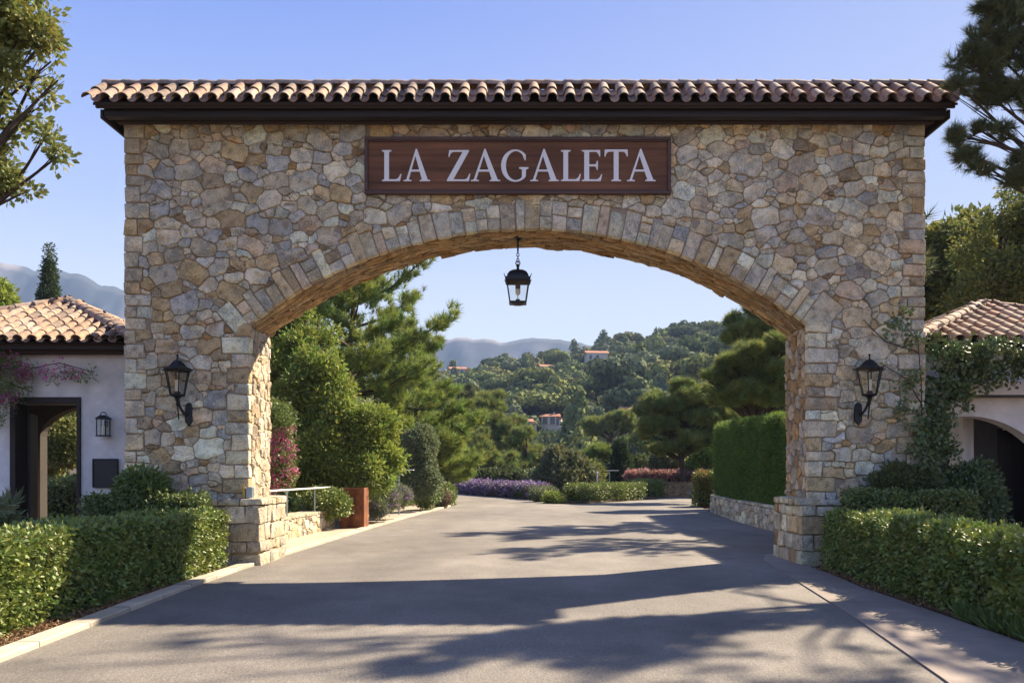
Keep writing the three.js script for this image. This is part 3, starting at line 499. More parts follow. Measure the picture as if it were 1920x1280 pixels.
// ---------------------------------------------------------------- sign
{
  const s = thing('gate_sign', 'brown framed wooden sign lettered LA ZAGALETA in white above the arch', 'sign', V(0, 0, 0));
  const D = 14.93, k = D / F, X = (px) => (px - CX) * k, Y = (py) => EYE + (CY - py) * k;
  const x0 = X(684), x1 = X(1258), y0 = Y(365), y1 = Y(258), cx = (x0 + x1) / 2, cy = (y0 + y1) / 2, w = x1 - x0, hh = y1 - y0;
  part('board', box(w - .04, hh - .04, .05, cx, cy, -14.935, .004), MAT.sign, s);
  const fr = new THREE.Group(); fr.name = 'frame'; s.add(fr); const b = .062;
  for (const y of [y0 + b / 2, y1 - b / 2]) part('rail', box(w, b, .1, cx, y, -14.92, .012), MAT.signFrame, fr);
  for (const x of [x0 + b / 2, x1 - b / 2]) part('rail', box(b, hh - 2 * b - .002, .098, x, cy, -14.92, .012), MAT.signFrame, fr);
  for (const y of [y0 + b + .012, y1 - b - .012]) part('inner_bead', box(w - 2 * b - .004, .022, .066, cx, y, -14.92, .008), MAT.signFrame, fr);
  const poly = (str) => { const sh = new THREE.Shape(), t = str.trim().split(/\s+/); for (let i = 0; i < t.length;) { const c = t[i++]; if (c === 'M') sh.moveTo(+t[i++], +t[i++]); else if (c === 'L') sh.lineTo(+t[i++], +t[i++]); else if (c === 'Q') sh.quadraticCurveTo(+t[i++], +t[i++], +t[i++], +t[i++]); } return sh; };
  const A = (w) => { const ax = .47 * w, il = (y) => lerp(17, ax - 2.5, (y - 5) / 78), ir = (y) => lerp(w - 27, ax - 2.5, (y - 5) / 78); const sh = poly(`M 0 0 L 26 0 L 26 3 L 17 5 L ${il(31)} 31 L ${ir(31)} 31 L ${w - 27} 5 L ${w - 34} 3 L ${w - 34} 0 L ${w} 0 L ${w} 3 L ${w - 8} 5 L ${ax + 3} 104 L ${ax - 1} 104 L 9 5 L 0 3`); sh.holes.push(new THREE.Path([[il(37), 37], [ax - 2.5, 82], [ir(37), 37]].map(([x, y]) => new THREE.Vector2(x, y)))); return sh; };
  const G = () => { const p = []; for (let i = 0; i <= 30; i++) { const t = (42 + 276 * i / 30) * Math.PI / 180; p.push([48 + 47 * Math.cos(t), 50 + 52 * Math.sin(t)]); } p.push([84, 38], [92, 41], [92, 45], [61, 45], [61, 41], [70, 38], [70, 13]); for (let i = 0; i <= 30; i++) { const t = (308 - 258 * i / 30) * Math.PI / 180; p.push([50 + 33 * Math.cos(t), 50 + 47 * Math.sin(t)]); } p.push([79, 68], [83, 68]); return new THREE.Shape(p.map(([x, y]) => new THREE.Vector2(x, y))); };
  const Ls = 'M 2 0 L 62 0 L 67 23 L 63 23 Q 58 6 45 6 L 25 6 L 25 94 L 33 97 L 33 100 L 1 100 L 1 97 L 9 94 L 9 6 L 1 3 L 1 0';
  const Es = 'M 1 0 L 62 0 L 67 22 L 63 22 Q 58 5.5 45 5.5 L 25 5.5 L 25 48 L 42 48 Q 48 48 49 37 L 53 37 L 53 65 L 49 65 Q 48 54 42 54 L 25 54 L 25 94.5 L 44 94.5 Q 54 94.5 57 80 L 61 80 L 60 100 L 1 100 L 1 97 L 9 94 L 9 6 L 1 3';
  const Zs = 'M 0 0 L 72 0 L 77 24 L 73 24 Q 68 5.5 56 5.5 L 21 5.5 L 73 97 L 73 100 L 8 100 L 5 79 L 9 79 Q 12 94.5 23 94.5 L 52 94.5 L 0 3';
  const Ts = 'M 22 0 L 54 0 L 54 3 L 46 6 L 46 95 L 60 95 Q 69 95 72 80 L 76 80 L 75 102 L 1 102 L 0 80 L 4 80 Q 7 95 16 95 L 30 95 L 30 6 L 22 3';
  const set = [[poly(Ls), 716, 753, 67], [A(86), 757, 807, 86], [poly(Zs), 838, 882, 77], [A(94), 883, 938, 94], [G(), 939, 991, 92], [A(93), 994, 1048, 93], [poly(Ls), 1051, 1089, 67], [poly(Es), 1090, 1129, 67], [poly(Ts), 1133, 1177, 76], [A(93), 1175, 1229, 93]];
  for (const [sh, a, b2, w2] of set) {
    const g = new THREE.ExtrudeGeometry(sh, { depth: 1, bevelEnabled: false, curveSegments: 8 }), sx = (X(b2) - X(a)) / w2, sy = (Y(283) - Y(341)) / 100;
    g.scale(sx, sy, .028).translate(X(a), Y(341), -14.912); g.computeVertexNormals(); part('letter', toCreasedNormals(g, .4), MAT.letter, s);
  }
}
// ---------------------------------------------------------------- lanterns
function lanternBody(o, sides, yTop, yBot, rTop, rBot, cap) {
  const P = (i, r, y, off = 0) => { const a = (i + .5 + off) / sides * 2 * Math.PI; return V(Math.sin(a) * r, y, Math.cos(a) * r); };
  const ring = (r, y, t) => { const gs = []; for (let i = 0; i < sides; i++) gs.push(bar(P(i, r, y), P(i + 1, r, y), t, t, 5)); return gs; };
  const f = [...ring(rTop, yTop, .016), ...ring(rBot, yBot, .018)]; for (let i = 0; i < sides; i++) f.push(bar(P(i, rBot, yBot), P(i, rTop, yTop), .012, .012, 5));
  part('frame', clean(f), MAT.iron, o);
  for (let i = 0; i < sides; i++) { const a = P(i, rBot - .004, yBot + .015), b = P(i + 1, rBot - .004, yBot + .015), c = P(i + 1, rTop - .004, yTop - .012), d = P(i, rTop - .004, yTop - .012); const g = new THREE.BufferGeometry(); g.setAttribute('position', new THREE.BufferAttribute(new Float32Array([a, b, c, a, c, d].flatMap((v) => [v.x, v.y, v.z])), 3)); g.computeVertexNormals(); part('pane', g, MAT.glass, o); }
  part('base', new THREE.LatheGeometry([[0, yBot - .05], [rBot * .35, yBot - .045], [rBot * .8, yBot - .02], [rBot + .012, yBot - .005], [rBot + .012, yBot + .012], [0, yBot + .012]].map(([x, y]) => new THREE.Vector2(x, y)), sides, Math.PI / sides).toNonIndexed(), MAT.iron, o).geometry.computeVertexNormals();
  const prof = cap.map(([x, y]) => new THREE.Vector2(x, y)); const cg = new THREE.LatheGeometry(prof, sides, Math.PI / sides).toNonIndexed(); cg.computeVertexNormals(); part('cap', cg, MAT.iron, o);
}
function wallLantern(label, pos, plateX) {
  const o = thing('wall_lantern', label, 'lantern', pos, null);
  lanternBody(o, 6, .435, .0, .215, .125, [[.25, .43], [.258, .45], [.235, .47], [.17, .50], [.12, .555], [.075, .60], [.05, .615], [0, .62]]);
  part('finial', clean([bar(V(0, .60, 0), V(0, .69, 0), .02, .012), new THREE.SphereGeometry(.022, 8, 6).translate(0, .70, 0)]), MAT.iron, o);
  part('rim_tips', clean([0, 1, 2, 3, 4, 5].map((i) => { const a = (i + .5) / 6 * 2 * Math.PI; return bar(V(Math.sin(a) * .25, .44, Math.cos(a) * .25), V(Math.sin(a) * .29, .46, Math.cos(a) * .29), .012, .006); })), MAT.iron, o);
  part('candle', new THREE.CylinderGeometry(.042, .042, .2, 12).translate(0, .17, 0), MAT.candle, o);
  part('candle_holder', new THREE.CylinderGeometry(.05, .06, .06, 12).translate(0, .04, 0), MAT.iron, o);
  const arm = []; for (let i = 0; i < 10; i++) { const t = i / 10, u = (i + 1) / 10, p = (t) => V(plateX * .8 * t * t, -.05 - .30 * t + .02 * Math.sin(t * 6), -.27 * t * t); arm.push(bar(p(t), p(u), .022, .022, 7)); }
  arm.push(bar(V(0, -.05, 0), V(0, -.14, 0), .05, .018, 8), bar(V(0, -.14, 0), V(plateX * .1, -.42, -.04), .016, .012, 6), new THREE.SphereGeometry(.03, 8, 6).translate(0, -.15, 0));
  part('arm', clean(arm), MAT.iron, o);
  const s = new THREE.Shape(); s.moveTo(-.055, -.12); s.lineTo(0, -.2); s.lineTo(.055, -.12); s.lineTo(.055, .12); s.quadraticCurveTo(.05, .19, 0, .2); s.quadraticCurveTo(-.05, .19, -.055, .12);
  part('back_plate', new THREE.ExtrudeGeometry(s, { depth: .05, bevelEnabled: true, bevelSize: .01, bevelThickness: .01, bevelSegments: 2 }).translate(plateX, -.32, -.285), MAT.iron, o);
  return o;
}
wallLantern('black iron wall lantern with a pale candle, on the stone pier left of the arch', at(332, 741, 14.7), .1);
wallLantern('black iron wall lantern on the stone pier right of the arch, near the ivy', at(1631, 740, 14.7), -.1);
{
  const o = thing('hanging_lantern', 'black domed glass lantern hanging on a chain from the crown of the arch', 'lantern', at(971, 571, 15.55));
  lanternBody(o, 4, .42, .03, .285, .205, [[.315, .415], [.33, .43], [.33, .475], [.285, .485], [.27, .53], [.215, .59], [.13, .63], [.05, .65], [0, .655]]);
  part('rim_tips', clean([0, 1, 2, 3].map((i) => { const a = (i + .5) / 4 * 2 * Math.PI; return bar(V(Math.sin(a) * .32, .46, Math.cos(a) * .32), V(Math.sin(a) * .36, .525, Math.cos(a) * .36), .012, .006); })), MAT.iron, o);
  part('socket', clean([new THREE.CylinderGeometry(.05, .05, .12, 10).translate(0, .35, 0), new THREE.CylinderGeometry(.04, .05, .06, 10).translate(0, .07, 0), bar(V(0, .05, 0), V(0, .3, 0), .008)]), MAT.iron, o);
  part('bulb', new THREE.SphereGeometry(.05, 12, 10).scale(1, 1.35, 1).translate(0, .24, 0), MAT.candle, o);
  part('finial', clean([bar(V(0, .64, 0), V(0, .72, 0), .03, .02, 8), new THREE.SphereGeometry(.035, 8, 6).translate(0, .725, 0), new THREE.TorusGeometry(.04, .01, 6, 12).translate(0, .77, 0)]), MAT.iron, o);
  const top = 6.0 - o.position.y, links = []; let y = .82; while (y < 1.0) { const t = new THREE.TorusGeometry(.024, .007, 5, 10).scale(1, 1.5, 1); if (Math.round(y * 1000) % 2) t.rotateY(Math.PI / 2); links.push(t.translate(0, y, 0)); y += .053; }
  part('chain', clean(links), MAT.iron, o); part('rod', bar(V(0, .98, 0), V(0, top - .05, 0), .016, .016, 8), MAT.iron, o);
  part('ceiling_rose', clean([new THREE.CylinderGeometry(.1, .085, .03, 14).translate(0, top - .0, 0), new THREE.ConeGeometry(.05, .09, 10).rotateX(Math.PI).translate(0, top - .06, 0)]), MAT.iron, o);
}
{
  const o = thing('small_lantern', 'small square black lantern with a loop handle on the white guardhouse wall', 'lantern', at(193, 818, 16.05));
  const w = .085, f = []; for (const x of [-w, w]) for (const z of [-w, w]) f.push(bar(V(x, .02, z), V(x, .33, z), .011, .011, 5));
  f.push(box(.2, .025, .2, 0, .012, 0), box(.21, .03, .21, 0, .34, 0)); part('frame', clean(f), MAT.iron, o);
  part('cap', new THREE.CylinderGeometry(.07, .135, .05, 4).rotateY(Math.PI / 4).translate(0, .38, 0), MAT.iron, o);
  part('handle', new THREE.TorusGeometry(.06, .009, 6, 14, Math.PI).translate(0, .405, 0), MAT.iron, o);
  for (const [x, z, r] of [[0, w, 0], [w, 0, 1], [-w, 0, 1], [0, -w, 0]]) part('pane', new THREE.PlaneGeometry(.155, .29).rotateY(r * Math.PI / 2).translate(x * .97, .175, z * .97), MAT.glass, o);
  part('candle', new THREE.CylinderGeometry(.035, .035, .17, 10).translate(0, .11, 0), MAT.candle, o);
  part('bracket', box(.05, .12, .08, 0, .25, -.12), MAT.iron, o);
}
{ // notice board, foot rails, box on the plinth
  const o = thing('notice_board', 'dark blank notice board in a thin frame on the white guardhouse wall', 'notice board', at(197, 887, 16.16));
  part('panel', box(.44, .52, .025, 0, 0, 0, .004), MAT.board, o); for (const s of [-1, 1]) { part('frame_rail', box(.49, .025, .045, 0, s * .268, .005, .005), MAT.iron, o); part('frame_rail', box(.025, .51, .044, s * .233, 0, .005, .005), MAT.iron, o); }
  const r = thing('boot_rail', 'thin black square loop rail beside the guardhouse doorway', 'rail', V(-8.3, 0, -16.0));
  part('post', bar(V(-.115, 0, 0), V(-.115, 1.2, 0), .014), MAT.iron, r); part('post', bar(V(.06, 0, 0), V(.06, 1.2, 0), .014), MAT.iron, r); part('top_bar', bar(V(-.115, 1.2, 0), V(.06, 1.2, 0), .014), MAT.iron, r);
  solo('thin_post', clean([bar(V(-10.11, 0, -16.05), V(-10.11, 1.2, -16.05), .016), new THREE.SphereGeometry(.02, 8, 6).translate(-10.11, 1.2, -16.05)]), MAT.iron, 'thin black post before the white wall, left of the doorway', 'post');
  const b = thing('meter_box', 'small grey metal box with a yellow side standing on the left plinth', 'box', V(-4.96, 1.19, -14.92));
  part('case', box(.11, .2, .12, .05, .1, 0, .008), MAT.steel, b); part('side_plate', box(.05, .19, .11, -.045, .096, 0, .006), std({ color: C(.45, .30, .06), roughness: .6 }), b);
}
// ---------------------------------------------------------------- low walls, rail, rust pillar beyond the gate
function stoneWall(name, label, pts, h, th, tones, seed, opts = {}) { // pts: [x, depth] of the face that shows; the wall lies behind it
  const o = thing(name, label, 'wall', V(0, 0, 0)), r = rng(seed);
  for (let s = 0; s < pts.length - 1; s++) {
    const a = V(pts[s][0], 0, -pts[s][1]), b = V(pts[s + 1][0], 0, -pts[s + 1][1]), L = a.distanceTo(b), X = b.clone().sub(a).normalize(), Z = X.clone().cross(V(0, 1, 0));
    const m = new THREE.Matrix4().makeBasis(X, V(0, 1, 0), Z).setPosition(a);
    part('wall_core', box(L, h + .1, th, L / 2, h / 2 - .06, -th / 2 - .005).applyMatrix4(m), MAT.mortar, o);
    const cells = rubble({ x0: 0, x1: L, y0: 0, y1: h, inside: (x, y) => x > 0 && x < L && y > -.02 && y < h, radii: opts.radii ?? [[.17, 120], [.13, 400], [.1, 800], [.07, 1600]], sx: 1.2, sy: .9, p: 3.5, rays: 14, joint: .009, seed: seed + s });
    cells.sort((p, q) => q.area - p.area);
    cells.forEach((c) => part('rubble_stone', stoneGeo(c.o, .02 + stoneRnd() * .03, (u, v, hh) => V(u, v, hh).applyMatrix4(m), tones[Math.floor(r() * tones.length)], stoneRnd, .02, .014), MAT.stone, o));
    let x = 0; while (x < L - .05) { let w = lerp(.3, .6, r()); if (x + w > L - .2) w = L - x; const cx = x + w / 2; part('coping_stone', blockGeo(w - .012, .075, th + .06, (px, py, pz) => V(px + cx, py + h + .04, pz - th / 2).applyMatrix4(m), tones[Math.floor(r() * tones.length)], .012), MAT.stone, o); x += w; }
  }
  return o;
}
stoneWall('low_wall', 'low pale rubble wall under the white rail, just beyond the left plinth', [[-5.72, 16.4], [-5.66, 20.2], [-5.45, 23.9]], .5, .5, CREAMS, 101);
stoneWall('low_wall', 'low pale rubble wall with lavender over it, behind the rust pillar', [[-5.3, 24.6], [-4.95, 29.4]], .6, .4, CREAMS, 111);
stoneWall('retaining_wall', 'low curved rubble wall carrying the tall clipped hedge', [[7.45, 33.6], [6.95, 28], [6.82, 24], [6.86, 20.5], [7.2, 18.2]].reverse().map(([x, d]) => [x, d]).reverse().map((p) => p), .62, .5, [...GREYS, ...CREAMS], 121);
stoneWall('garden_wall', 'short brown stone wall below the pink flowers, far down the road', [[8.3, 51.5], [10.6, 51.0]], .85, .4, OCHRES, 131);
stoneWall('gate_pier', 'low pale stone pier where the right lane bends away', [[8.15, 36.2], [7.9, 34.4]], .75, .6, CREAMS, 141);
{
  const o = thing('rust_pillar', 'square pillar of rust brown steel standing on the left pavement', 'pillar', V(-4.94, .035, -24.15));
  const w = .70, h = 1.14; for (const [x, z, ry] of [[0, .34, 0], [0, -.34, 0], [.34, 0, 1], [-.34, 0, 1]]) part('steel_panel', box(ry ? .03 : w, h, ry ? .648 : .03, x, h / 2, z, .006), MAT.corten, o);
  part('top_plate', box(.66, .03, .66, 0, h - .03, 0), MAT.corten, o);
  const n = thing('rail', 'thin white painted handrail on slim posts above the low left wall', 'rail', V(0, 0, 0));
  part('hand_bar', bar(V(-5.95, 1.22, -16.6), V(-5.5, 1.20, -23.6), (.022), .022, 8), MAT.whitePaint, n);
  for (const t of [.18, .5, .8]) part('post', bar(V(lerp(-5.95, -5.5, t), .5, lerp(-16.6, -23.6, t)), V(lerp(-5.95, -5.5, t), 1.2, lerp(-16.6, -23.6, t)), .018), MAT.steel, n);
}
// two small lamps far down the road
const roadLamp = (p, h, label, group) => { const o = thing('road_lamp', label, 'lamp', p); part('post', bar(V(0, 0, 0), V(0, h, 0), .03, .025, 8), MAT.steel, o); part('lamp_head', box(.7, .035, .2, .2, h, 0, .01), MAT.whitePaint, o); return o; };
{ const p = at(1143, 0, 52); roadLamp(V(p.x, 0, -52), 1.7 + -2 * 52 / F, 'white T-shaped road lamp beside the dark cypress beyond the island hedge'); const q = at(748, 0, 31); roadLamp(V(q.x, 0, -31), 1.68, 'pale T-shaped road lamp left of the dark conical hedge'); const b = at(1055, 0, 50); const o = thing('bollard', 'thin white bollard post before the round olive trees', 'bollard', V((1120 - CX) * 50 / F, 0, -50)); part('shaft', bar(V(0, 0, 0), V(0, 1.5, 0), .04, .035, 8), MAT.whitePaint, o); part('cap', new THREE.SphereGeometry(.06, 8, 6).translate(0, 1.52, 0), MAT.whitePaint, o); }

// ---------------------------------------------------------------- foliage
function leafClump(n, R, len, wid, seed, fold = .25, upBias = 0) { // n folded leaves pointing out of a small ball
  const r = rng(seed), P = [];
  for (let i = 0; i < n; i++) {
    const d = V(r() * 2 - 1, r() * 2 - 1 + upBias, r() * 2 - 1).normalize(), b = d.clone().multiplyScalar(R * Math.pow(r(), .5)), dir = d.clone().add(V(r() - .5, r() - .5, r() - .5)).normalize();
    const side = V(r() - .5, r() - .5, r() - .5).cross(dir).normalize(), up = dir.clone().cross(side), L = len * (.7 + r() * .6), w = wid * (.7 + r() * .6) / 2;
    const tip = b.clone().addScaledVector(dir, L), m = b.clone().addScaledVector(dir, L * .48), s1 = m.clone().addScaledVector(side, w).addScaledVector(up, w * fold), s2 = m.clone().addScaledVector(side, -w).addScaledVector(up, w * fold);
    for (const v of [b, s1, tip, b, tip, s2]) P.push(v.x, v.y, v.z);
  }
  const g = new THREE.BufferGeometry(); g.setAttribute('position', new THREE.BufferAttribute(new Float32Array(P), 3)); g.computeVertexNormals(); return g;
}
function needleTuft(n, len, w, seed, spread = 1) { // a pine shoot: needles fanning round +y
  const r = rng(seed), P = [];
  for (let i = 0; i < n; i++) {
    const a = r() * 6.283, e = .15 + r() * spread, d = V(Math.cos(a) * Math.sin(e), Math.cos(e), Math.sin(a) * Math.sin(e)), b = V(0, (r() - .6) * len * .7, 0), s = V(r() - .5, r() - .5, r() - .5).cross(d).normalize().multiplyScalar(w / 2), t = b.clone().addScaledVector(d, len * (.7 + r() * .5));
    for (const v of [b.clone().add(s), t, b.clone().sub(s)]) P.push(v.x, v.y, v.z);
  }
  const g = new THREE.BufferGeometry(); g.setAttribute('position', new THREE.BufferAttribute(new Float32Array(P), 3)); g.computeVertexNormals(); return g;
}
const LEAF = {
  box: leafClump(15, .078, .058, .034, 1), bush: leafClump(20, .15, .085, .045, 2), near: leafClump(16, .13, .075, .046, 3), broad: leafClump(30, .26, .12, .058, 4), ivy: leafClump(11, .11, .085, .075, 5), fine: leafClump(26, .12, .07, .022, 6),
  mid: leafClump(28, .42, .24, .13, 7), far: leafClump(30, .7, .46, .28, 8), petal: leafClump(16, .1, .055, .05, 9), petalMid: leafClump(18, .2, .13, .11, 10), spike: leafClump(12, .1, .24, .035, 11, .2, 1.6), cyp: leafClump(22, .2, .17, .05, 12, .2, .9),
  tuft: needleTuft(46, .17, .0085, 13), tuftMid: needleTuft(40, .34, .026, 14, 1.1), tuftFar: needleTuft(38, .46, .045, 15, 1.15),
};
const LM = {
  boxHedge: leafMat(.245, .305, .065, .48), boxDark: leafMat(0.19, 0.24, 0.065, 0.42), cypressHedge: leafMat(0.17, 0.255, 0.05, 0.48), bush: leafMat(0.19, 0.26, 0.06, 0.48), lime: leafMat(0.28, 0.345, 0.07, 0.5), oak: leafMat(0.23, 0.25, 0.07, 0.46), pine: leafMat(0.265, 0.31, 0.09, 0.45), pineDark: leafMat(0.15, 0.175, 0.075, 0.42), pineYellow: leafMat(0.26, 0.325, 0.075, 0.48),
  olive: leafMat(0.2, 0.215, 0.1, 0.4), greyGreen: leafMat(0.22, 0.26, 0.13, 0.4), cypress: leafMat(0.075, 0.11, 0.042, 0.35), ivy: leafMat(0.14, 0.195, 0.07, 0.42), shade: leafMat(0.12, 0.145, 0.05, 0.4),
  pink: leafMat(0.62, 0.19, 0.38, 0.45), rose: leafMat(0.46, 0.25, 0.23, 0.45), purple: leafMat(0.3, 0.22, 0.37, 0.4), dry: leafMat(.26, .16, .085, .2), yellow: leafMat(.35, .27, .06, .4), orange: leafMat(.32, .15, .06, .4),
};
for (const k of ['boxHedge', 'boxDark', 'ivy', 'bush']) { LM[k].specularIntensity = .8; LM[k].roughness = .5; }
const _m = new THREE.Matrix4(), _q = new THREE.Quaternion(), _s = V(1, 1, 1), _c = new THREE.Color();
function scatter(name, geo, mat, list, parent, seed, vary = .28) { // list: {p, s, up?}
  const r = rng(seed), im = new THREE.InstancedMesh(geo, mat, Math.max(1, list.length)); im.name = name; shadows(im);
  list.forEach((l, i) => {
    if (l.up) { _q.setFromUnitVectors(V(0, 1, 0), l.up.clone().normalize()).multiply(new THREE.Quaternion().setFromAxisAngle(V(0, 1, 0), r() * 6.28)); } else _q.setFromEuler(new THREE.Euler(r() * 6.28, r() * 6.28, r() * 6.28));
    _s.setScalar(l.s * (.8 + r() * .45)); im.setMatrixAt(i, _m.compose(l.p, _q, _s));
    const k = 1 - vary + r() * 2 * vary, y = (r() - .5) * vary; im.setColorAt(i, _c.setRGB(k * (1 + y), k, k * (1 - y * .6)));
  });
  parent.add(im); return im;
}
const sph = (r) => { const z = r() * 2 - 1, a = r() * 6.283, q = Math.sqrt(1 - z * z); return V(q * Math.cos(a), z, q * Math.sin(a)); };
function lobePoints(lobes, perM2, seed, o = {}) {
  const r = rng(seed), out = [], gap = o.gap ?? -.25, f = o.freq ?? 1.3;
  for (const L of lobes) {
    const R = L.r, A = 4 * Math.PI * Math.pow((Math.pow(R.x * R.y, 1.6) + Math.pow(R.x * R.z, 1.6) + Math.pow(R.y * R.z, 1.6)) / 3, 1 / 1.6), n = Math.round(A * perM2 * (L.k ?? 1));
    for (let i = 0; i < n; i++) {
      const d = sph(r); if (o.top && d.y < -.35 && r() < o.top) continue;
      const k = lerp(o.inner ?? .55, 1.08, Math.pow(r(), .6)) * (1 + (o.rag ?? .28) * noise(d.x * 2.2 + L.c.x, d.y * 2.2 + L.c.y, d.z * 2.2 + L.c.z));
      const p = V(L.c.x + d.x * R.x * k, L.c.y + d.y * R.y * k, L.c.z + d.z * R.z * k);
      if (p.y < (o.floor ?? .02)) continue;
      if (fbm(p.x * f, p.y * f, p.z * f, 2) < gap) continue;
      out.push({ p, s: o.s ?? 1, up: o.up ? d.clone().multiplyScalar(.7).add(V(0, o.up, 0)) : undefined, d });
    }
  }
  return out;
}
function pads(lobes, n, seed, flat = .5, size = .46) { // break each mass into flat pads of foliage with gaps between
  const r = rng(seed), out = []; for (const l of lobes) for (let i = 0; i < n; i++) { const d = sph(r), q = .35 + .55 * r(), R = Math.max(l.r.x, l.r.y) * size * (.75 + r() * .5); out.push({ c: V(l.c.x + d.x * l.r.x * q, l.c.y + d.y * l.r.y * q * 1.15, l.c.z + d.z * l.r.z * q), r: V(R, R * flat, R), k: l.k }); } return out;
}
const lobe = (px, py, D, rpx, sq = 1, deep = 1, k = 1) => { const R = rpx * D / F; return { c: at(px, py, D), r: V(R, R * sq, R * deep), k }; };
function trunkGeo(base, lobes, r0, seed, fork = .55) { // tapered trunk with a limb into every lobe
  const r = rng(seed), cx = lobes.reduce((s, l) => s + l.c.x, 0) / lobes.length, cz = lobes.reduce((s, l) => s + l.c.z, 0) / lobes.length, top = Math.max(...lobes.map((l) => l.c.y)), low = Math.min(...lobes.map((l) => l.c.y));
  const f = V(lerp(base.x, cx, .6), lerp(base.y, low, fork), lerp(base.z, cz, .6)), tp = V(cx, lerp(low, top, .68), cz), gs = limb([base, base.clone().lerp(f, .5).add(V((r() - .5) * r0, 0, (r() - .5) * r0)), f, f.clone().lerp(tp, .55), tp], r0, r0 * .22, 8);
  for (const l of lobes) { const s = f.clone().lerp(tp, clamp((l.c.y - f.y) / Math.max(.5, top - f.y) * .7, 0, .9)), e = l.c.clone(), m = s.clone().lerp(e, .5).add(V((r() - .5), (r() - .2) * 1, (r() - .5)).multiplyScalar(.18 * s.distanceTo(e))); gs.push(...limb([s, m, e], r0 * .38, r0 * .1, 5)); for (let k = 0; k < 3; k++) { const d = sph(r); d.multiply(l.r).multiplyScalar(.8); gs.push(bar(m.clone().lerp(e, .4 + k * .2), e.clone().add(d), r0 * .1, r0 * .03, 4)); } }
  return clean(gs);
}
function tree(name, label, category, base, lobes, o) {
  const t = thing(name, label, category, V(0, 0, 0), o.group);
  scatter('crown', o.leaf, o.mat, lobePoints(lobes, o.per, o.seed, o), t, o.seed + 1, o.vary);
  if (o.extra) scatter(o.extra[0], o.extra[1], o.extra[2], lobePoints(lobes, o.extra[3], o.seed + 5, { ...o, gap: o.extra[4] ?? .1, inner: .85, up: 0 }), t, o.seed + 6);
  if (base) part('trunk', trunkGeo(base, lobes, o.trunk ?? .18, o.seed + 2, o.fork), o.bark ?? MAT.bark, t);
  return t;
}
// conifer with whorls of limbs; reach(t) is limb length at height fraction t of the crown
function conifer(name, label, base, H, low, reach, o) {
  const t = thing(name, label, 'pine tree', V(0, 0, 0), o.group), r = rng(o.seed), limbs = [], list = [];
  const lean = o.lean ?? V(0, 0, 0), ax = (y) => V(base.x + lean.x * y / H + .12 * Math.sin(y * .9 + o.seed), base.y + y, base.z + lean.z * y / H);
  const n = 10, tp = []; for (let i = 0; i <= n; i++) tp.push(ax(H * i / n)); limbs.push(...limb(tp, o.trunk ?? .2, .03, 8));
  let y = low;
  while (y < H) {
    const f = (y - low) / (H - low), k = Math.round(lerp(5, 3, f)), a0 = r() * 6.28;
    for (let i = 0; i < k; i++) {
      const a = a0 + i / k * 6.28 + (r() - .5) * .7, L = reach(f) * (.65 + r() * .6), s = ax(y + (r() - .5) * .3), rise = lerp(o.rise?.[0] ?? .05, o.rise?.[1] ?? .75, f) + (r() - .5) * .25, d = V(Math.cos(a), rise, Math.sin(a)).normalize(), P = (q) => s.clone().addScaledVector(d, q * L).add(V(0, (o.droop ?? -.12) * L * q * (1 - q) * 2 + .1 * L * q * q, 0));
      limbs.push(...limb([s, P(.5), P(1)], .055 * Math.max(.4, L / 2.5), .012, 5));
      const side = V(-Math.sin(a), 0, Math.cos(a)), m = Math.max(3, Math.round(L * (o.dens ?? 9)));
      for (let q = 0; q < m; q++) {
        const u = lerp(.28, 1.05, Math.pow(r(), .75)), w = (r() - .5) * L * .75 * (1.15 - u * .75), b = P(u).addScaledVector(side, w), c = P(Math.max(.1, u - .18)); if (r() < .3) limbs.push(bar(c, b, .018, .006, 4));
        for (let z = 0; z < (o.clump ?? 4); z++) list.push({ p: b.clone().add(V((r() - .5), (r() - .35) * .8, (r() - .5)).multiplyScalar(o.loose ?? .5)), s: o.s ?? 1, up: d.clone().multiplyScalar(.5).addScaledVector(side, Math.sign(w) * .5).add(V((r() - .5), .6 + r() * .5, (r() - .5))) });
      }
    }
    y += (o.step ?? .75) * (.8 + r() * .4);
  }
  scatter('crown', o.leaf, o.mat, list, t, o.seed + 3, o.vary); part('trunk', clean(limbs), o.bark ?? MAT.bark, t); return t;
}
